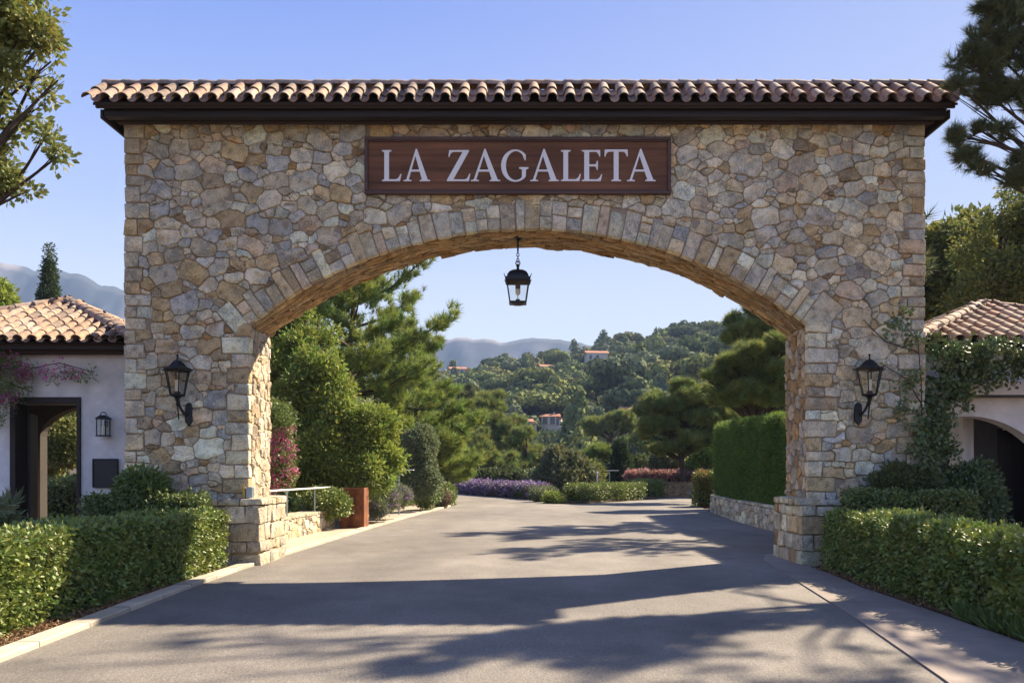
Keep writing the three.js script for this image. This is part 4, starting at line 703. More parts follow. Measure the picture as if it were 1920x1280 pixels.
// clipped hedge along a path of [x, depth]; the body is a box of leaves round a dark twiggy core
function hedge(name, label, category, path, width, h, o) {
  const t = thing(name, label, category, V(0, 0, 0), o.group), r = rng(o.seed), list = [], y0 = o.y0 ?? .02, cores = [], hf = typeof h === 'function' ? h : () => h;
  for (let s = 0; s < path.length - 1; s++) {
    const a = V(path[s][0], 0, -path[s][1]), b = V(path[s + 1][0], 0, -path[s + 1][1]), L = a.distanceTo(b), X = b.clone().sub(a).normalize(), Z = X.clone().cross(V(0, 1, 0)), hm = hf((path[s][1] + path[s + 1][1]) / 2), w = width;
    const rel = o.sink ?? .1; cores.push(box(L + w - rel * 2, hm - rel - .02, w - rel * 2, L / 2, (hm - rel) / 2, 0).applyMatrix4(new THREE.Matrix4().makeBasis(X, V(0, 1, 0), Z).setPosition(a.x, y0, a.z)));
    const put = (u, v, q) => { const wx = a.x + X.x * u + Z.x * q, wz = a.z + X.z * u + Z.z * q, ln = .07 * (o.lump ?? 1) * fbm(wx * 1.4, v * 1.4, wz * 1.4, 2); const hh = hf(-wz) / hm; list.push({ p: V(wx + Z.x * ln + (r() - .5) * .07, y0 + v * hh + (r() - .5) * .07 + ln, wz + Z.z * ln + (r() - .5) * .07), s: o.s ?? 1 }); };
    const per = o.per ?? 150, side = Math.round((L + w) * hm * per), top = Math.round((L + w) * w * per);
    for (let i = 0; i < side; i++) { const u = r() * (L + w) - w / 2, v = Math.pow(r(), .9) * hm, low = v < .14 * hm ? r() : 1; if (low < .4) continue; put(u, v, w / 2); if (o.both !== false || r() < .25) put(r() * (L + w) - w / 2, r() * hm, -w / 2); }
    for (let i = 0; i < top; i++) put(r() * (L + w) - w / 2, hm, (r() - .5) * w);
    const end = Math.round(w * hm * per); for (let i = 0; i < end; i++) { if (s === 0) put(-w / 2, r() * hm, (r() - .5) * w); if (s === path.length - 2) put(L + w / 2, r() * hm, (r() - .5) * w); }
  }
  scatter('leaves', o.leaf ?? LEAF.box, o.mat, list, t, o.seed + 1, o.vary);
  if (o.extra) scatter(o.extra[0], o.extra[1], o.extra[2], list.filter((l, i) => i % o.extra[3] === 0 && fbm(l.p.x * .9, l.p.y, l.p.z * .9, 2) > (o.extra[4] ?? -1)).map((l) => ({ p: l.p.clone().add(V(0, .03, 0)), s: l.s })), t, o.seed + 2);
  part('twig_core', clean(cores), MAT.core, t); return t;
}
function bush(name, label, category, lobes, o) {
  const t = thing(name, label, category, V(0, 0, 0), o.group);
  scatter('leaves', o.leaf, o.mat, lobePoints(lobes, o.per, o.seed, { gap: -.5, ...o }), t, o.seed + 1, o.vary);
  if (o.extra) scatter(o.extra[0], o.extra[1], o.extra[2], lobePoints(lobes, o.extra[3], o.seed + 5, { ...o, gap: o.extra[4] ?? .05, inner: .9 }), t, o.seed + 6);
  const st = []; for (const l of lobes) { const f = V(l.c.x, Math.max(.0, l.c.y - l.r.y * 1.2), l.c.z), r = rng(o.seed + 9); for (let k = 0; k < 6; k++) { const d = sph(r); d.y = Math.abs(d.y); st.push(bar(f, l.c.clone().add(d.multiply(l.r).multiplyScalar(.8)), .022, .006, 4)); } }
  part('stems', clean(st), MAT.bark, t); return t;
}

// ---------------------------------------------------------------- planting in front of the gateway
hedge('box_hedge', 'long clipped box hedge along the left kerb, partly sunlit', 'hedge', [[-5.55, 13.75], [-5.68, 11], [-5.75, 8.5], [-5.75, 5.2]], .86, .93, { mat: LM.boxHedge, seed: 201, per: 230, lump: 1.5, vary: .38 });
hedge('box_hedge', 'long clipped box hedge along the right pavement, mostly in shade', 'hedge', [[5.5, 13.7], [5.45, 11], [5.42, 8.5], [5.45, 5.2]], .86, .93, { mat: LM.boxHedge, seed: 211, per: 230, lump: 1.5, vary: .38 });
hedge('low_hedge', 'short low hedge behind the left box hedge, below the round shrub', 'hedge', [[-7.1, 14.15], [-5.75, 14.35]], .5, 1.2, { mat: LM.boxDark, seed: 221, per: 210 });
hedge('low_hedge', 'short low dark hedge at the foot of the right stone pier', 'hedge', [[5.75, 14.2], [7.2, 14.05]], .5, 1.25, { mat: LM.boxDark, seed: 231, per: 210 });
bush('round_shrub', 'round leafy green shrub at the foot of the left stone pier', 'shrub', [lobe(266, 916, 14.35, 34, .9, .9), lobe(245, 924, 14.4, 22), lobe(288, 924, 14.4, 21)], { leaf: LEAF.bush, mat: LM.bush, per: 130, seed: 241 });
bush('dark_shrub', 'dark reddish shrub at the foot of the right stone pier, behind the low hedge', 'shrub', [lobe(1690, 912, 14.6, 36, .85), lobe(1662, 920, 14.6, 24), lobe(1728, 918, 14.6, 30)], { leaf: LEAF.bush, mat: LM.shade, per: 120, seed: 251, extra: ['red_leaves', LEAF.bush, LM.orange, 10, .15] });
bush('dark_shrub', 'large dark glossy shrub before the white pillar of the right guardhouse', 'shrub', [lobe(1812, 925, 15.1, 46, .95), lobe(1782, 945, 15, 34), lobe(1842, 950, 15, 34), lobe(1832, 900, 15.2, 28)], { leaf: LEAF.bush, mat: LM.ivy, per: 120, seed: 261 });
bush('spiky_plant', 'small spiky pale green plant at the left edge of the picture, behind the box hedge', 'plant', [lobe(8, 975, 11.5, 34, .9)], { leaf: LEAF.spike, mat: LM.greyGreen, per: 60, seed: 266 });
// climbers
function climber(name, label, blobs, o) { // blobs: [px, py, depth, radius px, flatness, share]
  const t = thing(name, label, 'climbing plant', V(0, 0, 0)), r = rng(o.seed), list = [], fl = [];
  for (const [px, py, D, rp, sq, k] of blobs) { const n = Math.round(Math.PI * rp * rp * (D / F) ** 2 * (sq ?? 1) * (o.per ?? 140) * (k ?? 1)); for (let i = 0; i < n; i++) { const a = r() * 6.283, q = Math.sqrt(r()) * rp * (1 + .35 * noise(a * 1.5, px * .01, py * .01)); const p = at(px + Math.cos(a) * q, py + Math.sin(a) * q * (sq ?? 1), D - r() * (o.thick ?? .25)); if (fbm(p.x * 2.2, p.y * 2.2, p.z, 2) < (o.gap ?? -.2)) continue; (o.flower && r() < o.flower[2] && noise(p.x * 3, p.y * 3, 4) > -.1 ? fl : list).push({ p, s: 1 }); } }
  scatter('leaves', o.leaf ?? LEAF.ivy, o.mat ?? LM.ivy, list, t, o.seed + 1); if (o.flower) scatter('flowers', o.flower[0], o.flower[1], fl, t, o.seed + 2);
  part('stems', clean(o.stems.flatMap((s) => limb(s.map(([px, py, D]) => at(px, py, D)), .013, .007, 5))), MAT.bark, t); return t;
}
climber('ivy', 'dark ivy climbing the right pier edge and hanging under the tiled eaves', [[1765, 660, 15.3, 34, .8], [1815, 665, 15.3, 38, .7], [1870, 665, 15.3, 40, .7], [1920, 670, 15.3, 40, .8], [1965, 680, 15.3, 45], [1790, 705, 15.5, 42, .8], [1840, 700, 15.5, 40, .7], [1895, 695, 15.5, 36, .6], [1750, 740, 15.4, 34, 1], [1795, 745, 15.5, 30, .7], [1742, 790, 15.2, 30, 1.2], [1738, 845, 15.1, 30, 1.2], [1770, 830, 15.2, 22, 1.2], [1735, 890, 14.9, 30], [1765, 780, 15.2, 22, 1], [1710, 720, 14.85, 22, 1.2, .45], [1705, 770, 14.85, 20, 1.3, .4], [1712, 830, 14.85, 18, 1.5, .4], [1700, 600, 14.9, 26, .8, .3], [1725, 640, 14.9, 18, 1.2, .3], [1670, 615, 14.92, 14, 1, .25]], { seed: 271, per: 120, thick: .35, gap: -.3, stems: [[[1738, 930, 14.8], [1730, 820, 14.85], [1728, 720, 14.88], [1722, 640, 14.9], [1690, 600, 14.92]], [[1730, 760, 14.85], [1700, 710, 14.9], [1650, 680, 14.93]], [[1722, 660, 14.9], [1660, 640, 14.93], [1620, 600, 14.93]], [[1740, 930, 14.9], [1765, 760, 15.2], [1820, 690, 15.4], [1920, 670, 15.4]]] });
climber('bougainvillea', 'bougainvillea spray with magenta flowers on the white wall over the doorway', [[10, 705, 15.95, 40, 1], [45, 690, 16, 22, .7], [30, 735, 16, 26, .5], [-30, 720, 15.9, 60, 1.3], [100, 685, 16, 20, .9], [125, 695, 16.02, 16, .8, .8], [103, 712, 16.02, 10, .8, .8], [150, 700, 16.02, 16, .6, .7], [172, 697, 16.03, 9, .8, .8]], { seed: 281, per: 95, thick: .15, gap: -.35, leaf: LEAF.fine, mat: LM.bush, flower: [LEAF.petal, LM.pink, .55], stems: [[[-60, 780, 15.9], [0, 730, 15.95], [60, 690, 16], [110, 680, 16.02], [176, 698, 16.04]], [[20, 720, 15.95], [60, 735, 16]]] });
// tree at the upper left, rooted outside the frame
tree('oak_tree', 'leafy green oak branches hanging in at the upper left corner', 'oak tree', V(-9.0, 0, -9.6), [lobe(-20, 40, 10, 95, 1, 1), lobe(45, 50, 10, 52), lobe(85, 70, 9.9, 26, .8), lobe(95, 115, 10, 24, .7), lobe(70, 130, 10.1, 30), lobe(20, 140, 10, 55), lobe(108, 150, 9.9, 14, .6), lobe(80, 175, 10, 24, .8), lobe(5, 220, 10, 42), lobe(45, 225, 10, 22, .9), lobe(85, 255, 9.9, 15, .7), lobe(112, 290, 9.9, 15, .8), lobe(-25, 300, 10, 40), lobe(25, 335, 10, 20, .8), lobe(50, 358, 10, 12, .7), lobe(0, 345, 10, 26), lobe(-120, 60, 10.3, 120), lobe(-160, 220, 10.4, 110), lobe(-60, -130, 10.2, 130), lobe(-200, -100, 10.5, 150), lobe(30, -60, 10, 60)], { leaf: LEAF.near, mat: LM.oak, per: 100, gap: -.08, freq: 2.6, inner: .35, rag: .5, seed: 301, trunk: .1, vary: .35 });
// tall pine at the right: its crown dapples the road
{
  const m = (x, h, d, r, k = 1) => ({ c: V(x, h, -d), r: V(r, r * .75, r), k });
  const L = [lobe(1895, 55, 14, 62, .8), lobe(1845, 60, 13.9, 34, .8), lobe(1835, 105, 14, 42, .8), lobe(1890, 120, 14.2, 60, .8), lobe(1800, 120, 13.9, 20, .8), lobe(1805, 165, 13.9, 26, .8), lobe(1850, 175, 14, 40, .7), lobe(1910, 185, 14.2, 50, .7), lobe(1790, 250, 13.8, 20, .9), lobe(1812, 285, 13.8, 24, .8), lobe(1850, 312, 13.8, 24, .7), lobe(1895, 325, 13.9, 30, .7), lobe(1840, 245, 13.9, 20, .7), lobe(1890, 250, 14, 26, .7), lobe(1930, 300, 14, 40, .8), lobe(1850, 15, 14, 26, .7), lobe(1980, 80, 14.3, 80), lobe(1990, 220, 14.3, 70), lobe(1900, -50, 14.3, 80), lobe(2040, -60, 14.5, 100), lobe(2050, 330, 14.2, 70),
    m(9, 11.8, 15.6, .95, .17), m(10.4, 12.6, 16, 1.1, .17), m(8.2, 12.9, 16.6, .8, .17), m(12, 13.5, 16, 1.3, .17), m(10, 14.3, 17.2, 1.1, .17), m(12.2, 11, 14, 1.1, .37), m(9.2, 13.7, 15.2, .8, .17), m(7.6, 12.3, 15.8, .6, .17), m(13.4, 12, 17, 1.2, .17), m(11.2, 15.2, 17.6, 1.1, .17), m(8.8, 15, 16.6, .7, .17), m(12.6, 9.6, 12.6, 1, .37), m(11.8, 13.4, 13.2, .9, .17), m(13.2, 10.8, 19.5, .9, .17), m(14.5, 12.4, 20.5, 1.0, .17), m(13.2, 9.8, 14.5, 1.2, .8), m(12.4, 10.5, 13.4, 1.1, .8), m(12.9, 9.2, 11.2, 1.1, .8), m(13.6, 11, 12.2, 1.1, .8)];
  const t = thing('tall_pine', 'tall dark pine with needle tufts reaching in at the upper right corner', 'pine tree', V(0, 0, 0));
  scatter('crown', LEAF.tuft, LM.pineDark, lobePoints([...pads(L.filter((l) => l.k < .9), 9, 310, .6, .17), ...pads(L.filter((l) => l.k >= .9 || l.k === undefined), 5, 309, .6, .5)], 88, 311, { gap: -.15, freq: 2.2, inner: .3, up: .5 }), t, 312, .3);
  part('trunk', trunkGeo(V(13.2, 0, -14.6), L, .17, 313, .5), MAT.bark, t);
}
// trees behind the right guardhouse
tree('round_tree', 'round dark green tree behind the right guardhouse, against the sky', 'tree', at(1795, 937, 30).setY(0), [lobe(1800, 470, 30, 62, .9), lobe(1765, 500, 30, 40), lobe(1745, 545, 30, 42), lobe(1850, 500, 30.5, 60), lobe(1790, 560, 29.6, 60, .8), lobe(1775, 460, 30, 26, .8)], { leaf: LEAF.mid, mat: LM.oak, per: 28, gap: -.06, freq: 1.2, rag: .5, seed: 321, trunk: .22 });
tree('olive_tree', 'broad olive green tree at the right edge, above the tiled guardhouse roof', 'tree', at(1905, 990, 24).setY(0), [lobe(1895, 450, 24, 70, .9), lobe(1850, 500, 24, 45), lobe(1930, 400, 24, 55), lobe(1900, 530, 23.6, 70, .8), lobe(1840, 545, 23.8, 40, .8), lobe(1985, 480, 24, 90), lobe(1880, 390, 24, 26, .8), lobe(1810, 560, 23.5, 30, .7)], { leaf: LEAF.broad, mat: LM.oak, per: 40, gap: -.04, freq: 1.5, rag: .5, seed: 331, trunk: .2 });
tree('cypress', 'slender green cypress behind the roof of the left guardhouse', 'cypress', at(92, 917, 42).setY(0), [lobe(92, 466, 42, 2, 5), lobe(92, 490, 42, 4.5, 3), lobe(91, 520, 42, 9, 2.4), lobe(91, 560, 42, 14, 2.2), lobe(92, 620, 42, 19, 2.4), lobe(92, 690, 42, 22, 2)], { leaf: LEAF.bush, mat: LM.cypress, per: 80, gap: -.7, seed: 341, trunk: .1, s: 1.3, inner: .7 });
tree('young_tree', 'pale green treetop at the left edge, above the guardhouse roof', 'tree', at(-10, 917, 40).setY(0), [lobe(-8, 560, 40, 24, 1.1), lobe(8, 580, 40, 16), lobe(-30, 600, 40, 40)], { leaf: LEAF.mid, mat: LM.lime, per: 24, seed: 346, trunk: .12 });
// garden seen through the left doorway
tree('garden_tree', 'dark leafy tree seen through the doorway of the left guardhouse', 'tree', V(-15.2, 0, -26), [lobe(90, 800, 26, 55), lobe(125, 830, 25.6, 40), lobe(60, 860, 26, 50), lobe(110, 760, 26, 40), lobe(30, 790, 26.4, 60)], { leaf: LEAF.broad, mat: LM.oak, per: 44, gap: -.3, seed: 351, trunk: .16, extra: ['blossom', LEAF.petalMid, LM.rose, 5, .12] });
hedge('garden_hedge', 'dark hedge low down behind the doorway of the left guardhouse', 'hedge', [[-16.5, 23.6], [-11, 23.8]], .8, 1.3, { mat: LM.boxDark, seed: 356, per: 60, leaf: LEAF.bush, both: false });

conifer('pine_tree', 'tall pine standing behind the right pier of the gateway, its shadow across the road', V(11.2, 0, -30), 13.5, 7.6, (f) => lerp(2.3, 1.3, f), { seed: 361, leaf: LEAF.tuftMid, mat: LM.pineDark, s: 1, dens: 5, clump: 4, loose: .5, step: .9, trunk: .24 });
conifer('pine_tree', 'second pine hidden behind the right pier, close behind the tall clipped hedge', V(9.2, 0, -23.6), 10.1, 6.9, (f) => lerp(1.5, 1.1, f), { seed: 371, leaf: LEAF.tuftMid, mat: LM.pineDark, s: 1, dens: 5, clump: 3, loose: .5, step: .95, trunk: .22 });
// ---------------------------------------------------------------- planting through the arch, left side
bush('bougainvillea', 'tall pink bougainvillea bush beside the left jamb, seen through the arch', 'bush', [lobe(525, 790, 21, 26, 1.1), lobe(520, 845, 21, 28, 1.2), lobe(530, 890, 21, 20, 1.1), lobe(505, 870, 21.2, 30, 1.4), lobe(505, 800, 21.2, 26, 1.2)], { leaf: LEAF.bush, mat: LM.bush, per: 60, seed: 401, extra: ['flowers', LEAF.petal, LM.pink, 60, .02] });
tree('broad_tree', 'broad yellow green leafy tree behind the bougainvillea, left through the arch', 'tree', at(640, 985, 26.5).setY(0), pads([lobe(545, 640, 26.5, 46, 1.2), lobe(520, 700, 26.5, 46), lobe(585, 690, 26, 48), lobe(600, 640, 27, 34), lobe(560, 760, 26, 58), lobe(640, 760, 26, 62), lobe(690, 800, 26, 48), lobe(720, 850, 26, 32), lobe(610, 830, 25.6, 62), lobe(680, 870, 25.6, 52), lobe(560, 850, 26, 52), lobe(590, 890, 25.6, 44), lobe(545, 590, 27, 26, 1.3), lobe(650, 900, 25.6, 34), lobe(715, 890, 25.8, 28), lobe(480, 650, 27, 50), lobe(470, 560, 27, 50)], 9, 412, .75, .4), { leaf: LEAF.broad, mat: LM.lime, per: 34, gap: -.22, freq: 1.4, inner: .45, rag: .6, seed: 411, trunk: .2, vary: .38 });
conifer('tall_pine', 'tall sunlit pine with visible trunk and limbs, left through the arch', at(648, 955, 36).setY(0), 12.4, 3.4, (f) => lerp(4.7, 1.9, f) * (f < .12 ? .7 : 1), { seed: 421, leaf: LEAF.tuftMid, mat: LM.pineYellow, s: 1.0, dens: 7, clump: 4, loose: .55, step: .72, trunk: .24, lean: V(.3, 0, 0), vary: .35 });
conifer('pine_tree', 'pine with drooping lit branches right of the tall pine, through the arch', at(775, 940, 44).setY(0), 9.0, 2.0, (f) => lerp(3.5, .9, f), { seed: 431, leaf: LEAF.tuftMid, mat: LM.pineYellow, s: 1.15, dens: 6.5, clump: 4, loose: .6, step: .7, trunk: .18, vary: .35 });
conifer('pine_tree', 'lower bushy pine behind the conical hedge, left of the purple flowers', at(835, 932, 51).setY(0), 5.6, 1.3, (f) => lerp(2.0, .8, f), { seed: 441, leaf: LEAF.tuftMid, mat: LM.pineYellow, s: 1.2, dens: 7, clump: 4, loose: .6, step: .65, trunk: .15 });
bush('conical_hedge', 'tall rounded grey green cone of clipped hedge beside the left kerb', 'topiary', [lobe(785, 850, 33, 28, 1.55), lobe(786, 890, 33, 31, 1.2), lobe(783, 828, 33, 20, 1.0)], { leaf: LEAF.bush, mat: LM.greyGreen, per: 150, gap: -.9, inner: .85, seed: 451, s: 1 });
bush('square_bush', 'clipped squarish bush on the low wall beside the rust pillar', 'bush', [lobe(611, 943, 23.2, 32, .66), lobe(592, 944, 23.2, 20, .95), lobe(632, 943, 23.2, 17, .95)], { leaf: LEAF.bush, mat: LM.boxHedge, per: 150, gap: -.9, inner: .7, seed: 461 });
bush('lavender_bush', 'loose lavender bush with dull purple flowers behind the rust pillar', 'bush', [lobe(722, 935, 26.6, 26, .9), lobe(748, 930, 28, 20, .9), lobe(706, 950, 26, 18)], { leaf: LEAF.fine, mat: LM.greyGreen, per: 120, seed: 471, extra: ['flowers', LEAF.petal, LM.purple, 40, 0] });
bush('kerb_shrub', 'small green shrub at the foot of the conical hedge', 'shrub', [lobe(800, 935, 34, 15), lobe(812, 925, 35, 14)], { leaf: LEAF.bush, mat: LM.bush, per: 110, seed: 476 });
bush('kerb_shrub', 'small pinkish flowering shrub on the curve of the left kerb', 'shrub', [lobe(828, 935, 37, 14, .9)], { leaf: LEAF.bush, mat: LM.olive, per: 100, seed: 477, extra: ['flowers', LEAF.petal, LM.rose, 90, -.1] });
bush('kerb_shrub', 'small round green shrub at the far end of the left kerb', 'shrub', [lobe(842, 935, 39, 11, 1), lobe(838, 918, 42, 14, .6)], { leaf: LEAF.bush, mat: LM.boxHedge, per: 110, seed: 478 });
// island at the fork
hedge('flower_bed', 'long low bed of purple flowers on the island where the road forks', 'flower bed', [[-4.1, 58.6], [-2.2, 54], [-.3, 50.2], [.7, 47]], .9, .55, { mat: LM.olive, leaf: LEAF.bush, seed: 501, per: 40, s: 1.2, y0: .1, extra: ['flowers', LEAF.petalMid, LM.purple, 2, -1] });
bush('pale_shrub', 'pale dry shrub at the tip of the island, right of the purple flowers', 'shrub', [lobe(1010, 928, 44, 14, .8), lobe(1030, 925, 46, 14, .8)], { leaf: LEAF.bush, mat: LM.greyGreen, per: 90, seed: 511, extra: ['flowers', LEAF.petal, LM.rose, 30, .05] });
bush('island_shrub', 'small round yellow green shrub at the tip of the island beside the low hedge', 'shrub', [lobe(1034, 934, 42, 13, .75), lobe(1048, 938, 41.6, 8, .7)], { leaf: LEAF.bush, mat: LM.lime, per: 110, seed: 512 });
hedge('island_hedge', 'clipped low green hedge across the front of the road island', 'hedge', [[2.6, 42.2], [4.6, 44.6], [6.0, 46.6]], .9, .72, { mat: LM.boxHedge, leaf: LEAF.bush, seed: 521, per: 60, y0: .1 });
hedge('island_hedge', 'shorter darker hedge at the right end of the road island', 'hedge', [[6.6, 49], [7.7, 50.4]], .9, .85, { mat: LM.boxHedge, leaf: LEAF.bush, seed: 522, per: 60, y0: .1 });
hedge('flower_bed', 'bed of pink flowers above the short brown wall far down the road', 'flower bed', [[7.6, 56], [11.8, 55.4]], 1.4, 1.35, { mat: LM.olive, leaf: LEAF.bush, seed: 531, per: 36, s: 1.2, extra: ['flowers', LEAF.petalMid, LM.rose, 2, -1] });
hedge('small_hedge', 'small square hedge with a reddish face beside the tall clipped hedge', 'hedge', [[8.3, 38.3], [9.2, 38.2]], .9, 1.45, { mat: LM.boxHedge, leaf: LEAF.bush, seed: 532, per: 70, extra: ['red_leaves', LEAF.bush, LM.orange, 3, -.1] });
hedge('tall_hedge', 'tall dark green clipped hedge on the retaining wall, right through the arch', 'hedge', [[8.25, 32.2], [7.95, 28], [7.85, 24], [7.9, 19.5]], 1.5, (d) => lerp(3.0, 3.35, clamp((d - 20) / 12, 0, 1)) - .55, { mat: LM.cypressHedge, leaf: LEAF.fine, seed: 541, per: 150, y0: .55, both: false, s: 1.1, vary: .35, lump: 1.6 });
tree('round_olive', 'large round grey green olive tree on the island behind the low hedge', 'olive tree', at(1060, 930, 54).setY(0), [lobe(1058, 880, 54, 32, .95), lobe(1035, 900, 54, 26), lobe(1085, 900, 54, 28), lobe(1060, 905, 53.4, 36, .7), lobe(1045, 865, 54.4, 20)], { leaf: LEAF.mid, mat: LM.olive, per: 34, seed: 551, trunk: .15, gap: -.4 });
tree('small_olive', 'smaller loose olive tree between the round olive and the white bollard', 'olive tree', at(1102, 930, 55).setY(0), [lobe(1100, 890, 55, 20, 1.1), lobe(1108, 912, 54.6, 16, 1.1)], { leaf: LEAF.mid, mat: LM.oak, per: 30, seed: 556, trunk: .1 });
tree('umbrella_pine', 'small bright green umbrella pine with bare pale trunks on the island', 'pine tree', at(1124, 925, 62).setY(0), [lobe(1105, 858, 62, 17, .6), lobe(1125, 848, 62, 22, .6), lobe(1142, 858, 62, 16, .6)], { leaf: LEAF.tuftMid, mat: LM.pineYellow, per: 40, up: 1, seed: 561, trunk: .1, top: .9, bark: MAT.barkPale, fork: .7, s: 1.1 });
tree('dark_cypress', 'dark conical cypress at the right of the road island', 'cypress', at(1163, 925, 58).setY(0), [lobe(1163, 838, 58, 6, 2), lobe(1163, 862, 58, 12, 1.6), lobe(1163, 890, 58, 18, 1.5), lobe(1163, 910, 58, 20, 1)], { leaf: LEAF.cyp, mat: LM.cypress, per: 26, gap: -.8, up: .8, seed: 571, trunk: .12, s: 1.6 });
tree('dark_cypress', 'small dark cypress close behind the white bollard', 'cypress', at(1116, 925, 56).setY(0), [lobe(1118, 885, 56, 8, 2), lobe(1118, 905, 56, 12, 1.5)], { leaf: LEAF.cyp, mat: LM.cypress, per: 28, gap: -.8, up: .8, seed: 572, trunk: .1, s: 1.4 });
// umbrella pines left of the island
const umb = (label, px, D, lobes, seed, mat = LM.pine, tr = .2) => tree('umbrella_pine', label, 'pine tree', V((px - CX) * D / F, 0, -D), pads(lobes.map(([a, b, r, sq]) => lobe(a, b, D + (a % 3) * .4, r, sq ?? .5)), 7, seed, .56), { leaf: LEAF.tuftFar, mat, per: 17, up: 1.1, seed, trunk: tr, top: .8, fork: .55, inner: .5, gap: -.3, s: .8, vary: .4 });
umb('layered umbrella pine with a dark straight trunk behind the purple flowers', 894, 64, [[895, 840, 38, .5], [880, 860, 28, .5], [915, 862, 30, .5], [900, 820, 22, .5]], 601);
umb('broad tiered umbrella pine rising behind the straight trunked pine', 930, 74, [[915, 770, 42, .45], [945, 790, 42, .45], [900, 800, 38, .45], [960, 820, 40, .45], [925, 745, 26, .5], [935, 835, 40, .4]], 602);
umb('small umbrella pine with a round crown at the right of the left pine group', 985, 70, [[978, 822, 26, .6], [995, 845, 26, .6], [975, 868, 34, .55], [1005, 872, 22, .7]], 603);
umb('low spreading pine between the pine group and the round olive', 955, 66, [[950, 870, 28, .6], [965, 890, 26, .7], [935, 885, 24, .7]], 604);
umb('dark topped pine high on the left of the pine group', 882, 84, [[880, 735, 26, .6], [900, 765, 24, .6], [868, 775, 28, .6]], 605, LM.pineDark);
bush('garden_bush', 'row of low round green bushes behind the purple flower bed', 'bush', [lobe(900, 900, 61, 14, .8), lobe(925, 898, 61, 15, .8), lobe(950, 900, 60, 15, .8), lobe(972, 902, 59, 14, .8), lobe(865, 895, 62, 20, .9)], { leaf: LEAF.mid, mat: LM.shade, per: 30, seed: 611 });
bush('garden_bush', 'pale flowering bush right of the low bushes on the island', 'bush', [lobe(1000, 905, 57, 16, .9), lobe(1020, 912, 55, 12, .8)], { leaf: LEAF.mid, mat: LM.greyGreen, per: 30, seed: 612 });
umb('wide umbrella pine in the middle distance above the bright small pine', 1150, 92, [[1130, 800, 32, .45], [1165, 788, 34, .45], [1190, 805, 26, .45], [1115, 812, 22, .5]], 621);
umb('bright yellow green treetop right of the wide umbrella pine', 1215, 80, [[1210, 800, 20, .8], [1205, 825, 22, .8], [1225, 850, 26, .8]], 622, LM.pineYellow);
// right side pines
const darkPine = (label, px, D, lobes, seed, mat = LM.pineDark) => tree('spreading_pine', label, 'pine tree', V((px - CX) * D / F, 0, -D), pads(lobes.map(([a, b, r, sq]) => lobe(a, b, D + ((a * 7) % 5) * .35 - .7, r, sq ?? .65)), 7, seed, .62), { leaf: LEAF.tuftMid, mat, per: 26, up: .8, seed, trunk: .26, gap: -.2, freq: 1.1, inner: .45, fork: .45, s: 1.05, vary: .42 });
darkPine('big dark spreading pine left of the tall clipped hedge', 1285, 52, [[1240, 760, 34], [1280, 740, 38], [1320, 735, 38], [1225, 800, 32], [1265, 795, 40], [1305, 785, 40], [1290, 830, 36], [1250, 840, 28], [1320, 830, 34], [1345, 770, 34], [1215, 770, 22]], 631, LM.pine);
darkPine('grey green pine with bare limbs above the tall clipped hedge', 1420, 38, [[1370, 690, 40, .5], [1410, 665, 40, .5], [1450, 690, 44, .5], [1390, 730, 46, .5], [1440, 740, 46, .5], [1360, 745, 34, .5], [1470, 650, 34, .5], [1340, 715, 26, .5], [1495, 720, 50, .6]], 632, LM.pine);
darkPine('dark pine crown high at the right, under the arch springing', 1440, 48, [[1395, 625, 34, .6], [1430, 605, 34, .6], [1380, 600, 20, .7], [1460, 630, 40, .6], [1410, 585, 20, .7], [1490, 590, 50, .7]], 633, LM.pine);
tree('blossom_tree', 'pale blossoming tree before the big dark pine', 'tree', at(1250, 925, 60).setY(0), [lobe(1250, 872, 60, 24), lobe(1235, 888, 60, 18), lobe(1268, 890, 60, 18)], { leaf: LEAF.mid, mat: LM.olive, per: 26, seed: 641, trunk: .12, bark: MAT.barkPale, extra: ['blossom', LEAF.petalMid, LM.dry, 14, -.05] });
tree('lime_tree', 'yellow green young tree beside the tall hedge, before the dark pine', 'tree', at(1320, 925, 56).setY(0), [lobe(1315, 878, 56, 20), lobe(1325, 855, 56, 16), lobe(1300, 895, 56, 14)], { leaf: LEAF.mid, mat: LM.lime, per: 26, seed: 642, trunk: .1 });
tree('leafy_tree', 'wide mid green tree filling the gap behind the big dark pine', 'tree', at(1330, 925, 66).setY(0), pads([lobe(1300, 800, 66, 50), lobe(1350, 780, 66, 50), lobe(1260, 850, 66, 44), lobe(1340, 860, 66, 50)], 7, 644, .75, .42), { leaf: LEAF.mid, mat: LM.bush, per: 16, gap: -.25, seed: 645, trunk: .2 });
tree('leafy_tree', 'olive green tree behind the bare limbed pine, above the tall clipped hedge', 'tree', at(1430, 925, 56).setY(0), pads([lobe(1420, 740, 56, 50), lobe(1460, 700, 56, 46), lobe(1385, 760, 56, 40), lobe(1480, 770, 56, 50)], 7, 646, .75, .42), { leaf: LEAF.mid, mat: LM.oak, per: 18, gap: -.25, seed: 647, trunk: .2 });
bush('dark_bush', 'dark bush between the dark cypress and the blossoming tree', 'bush', [lobe(1200, 890, 62, 24, 1.1), lobe(1220, 900, 61, 18)], { leaf: LEAF.mid, mat: LM.shade, per: 30, seed: 643 });

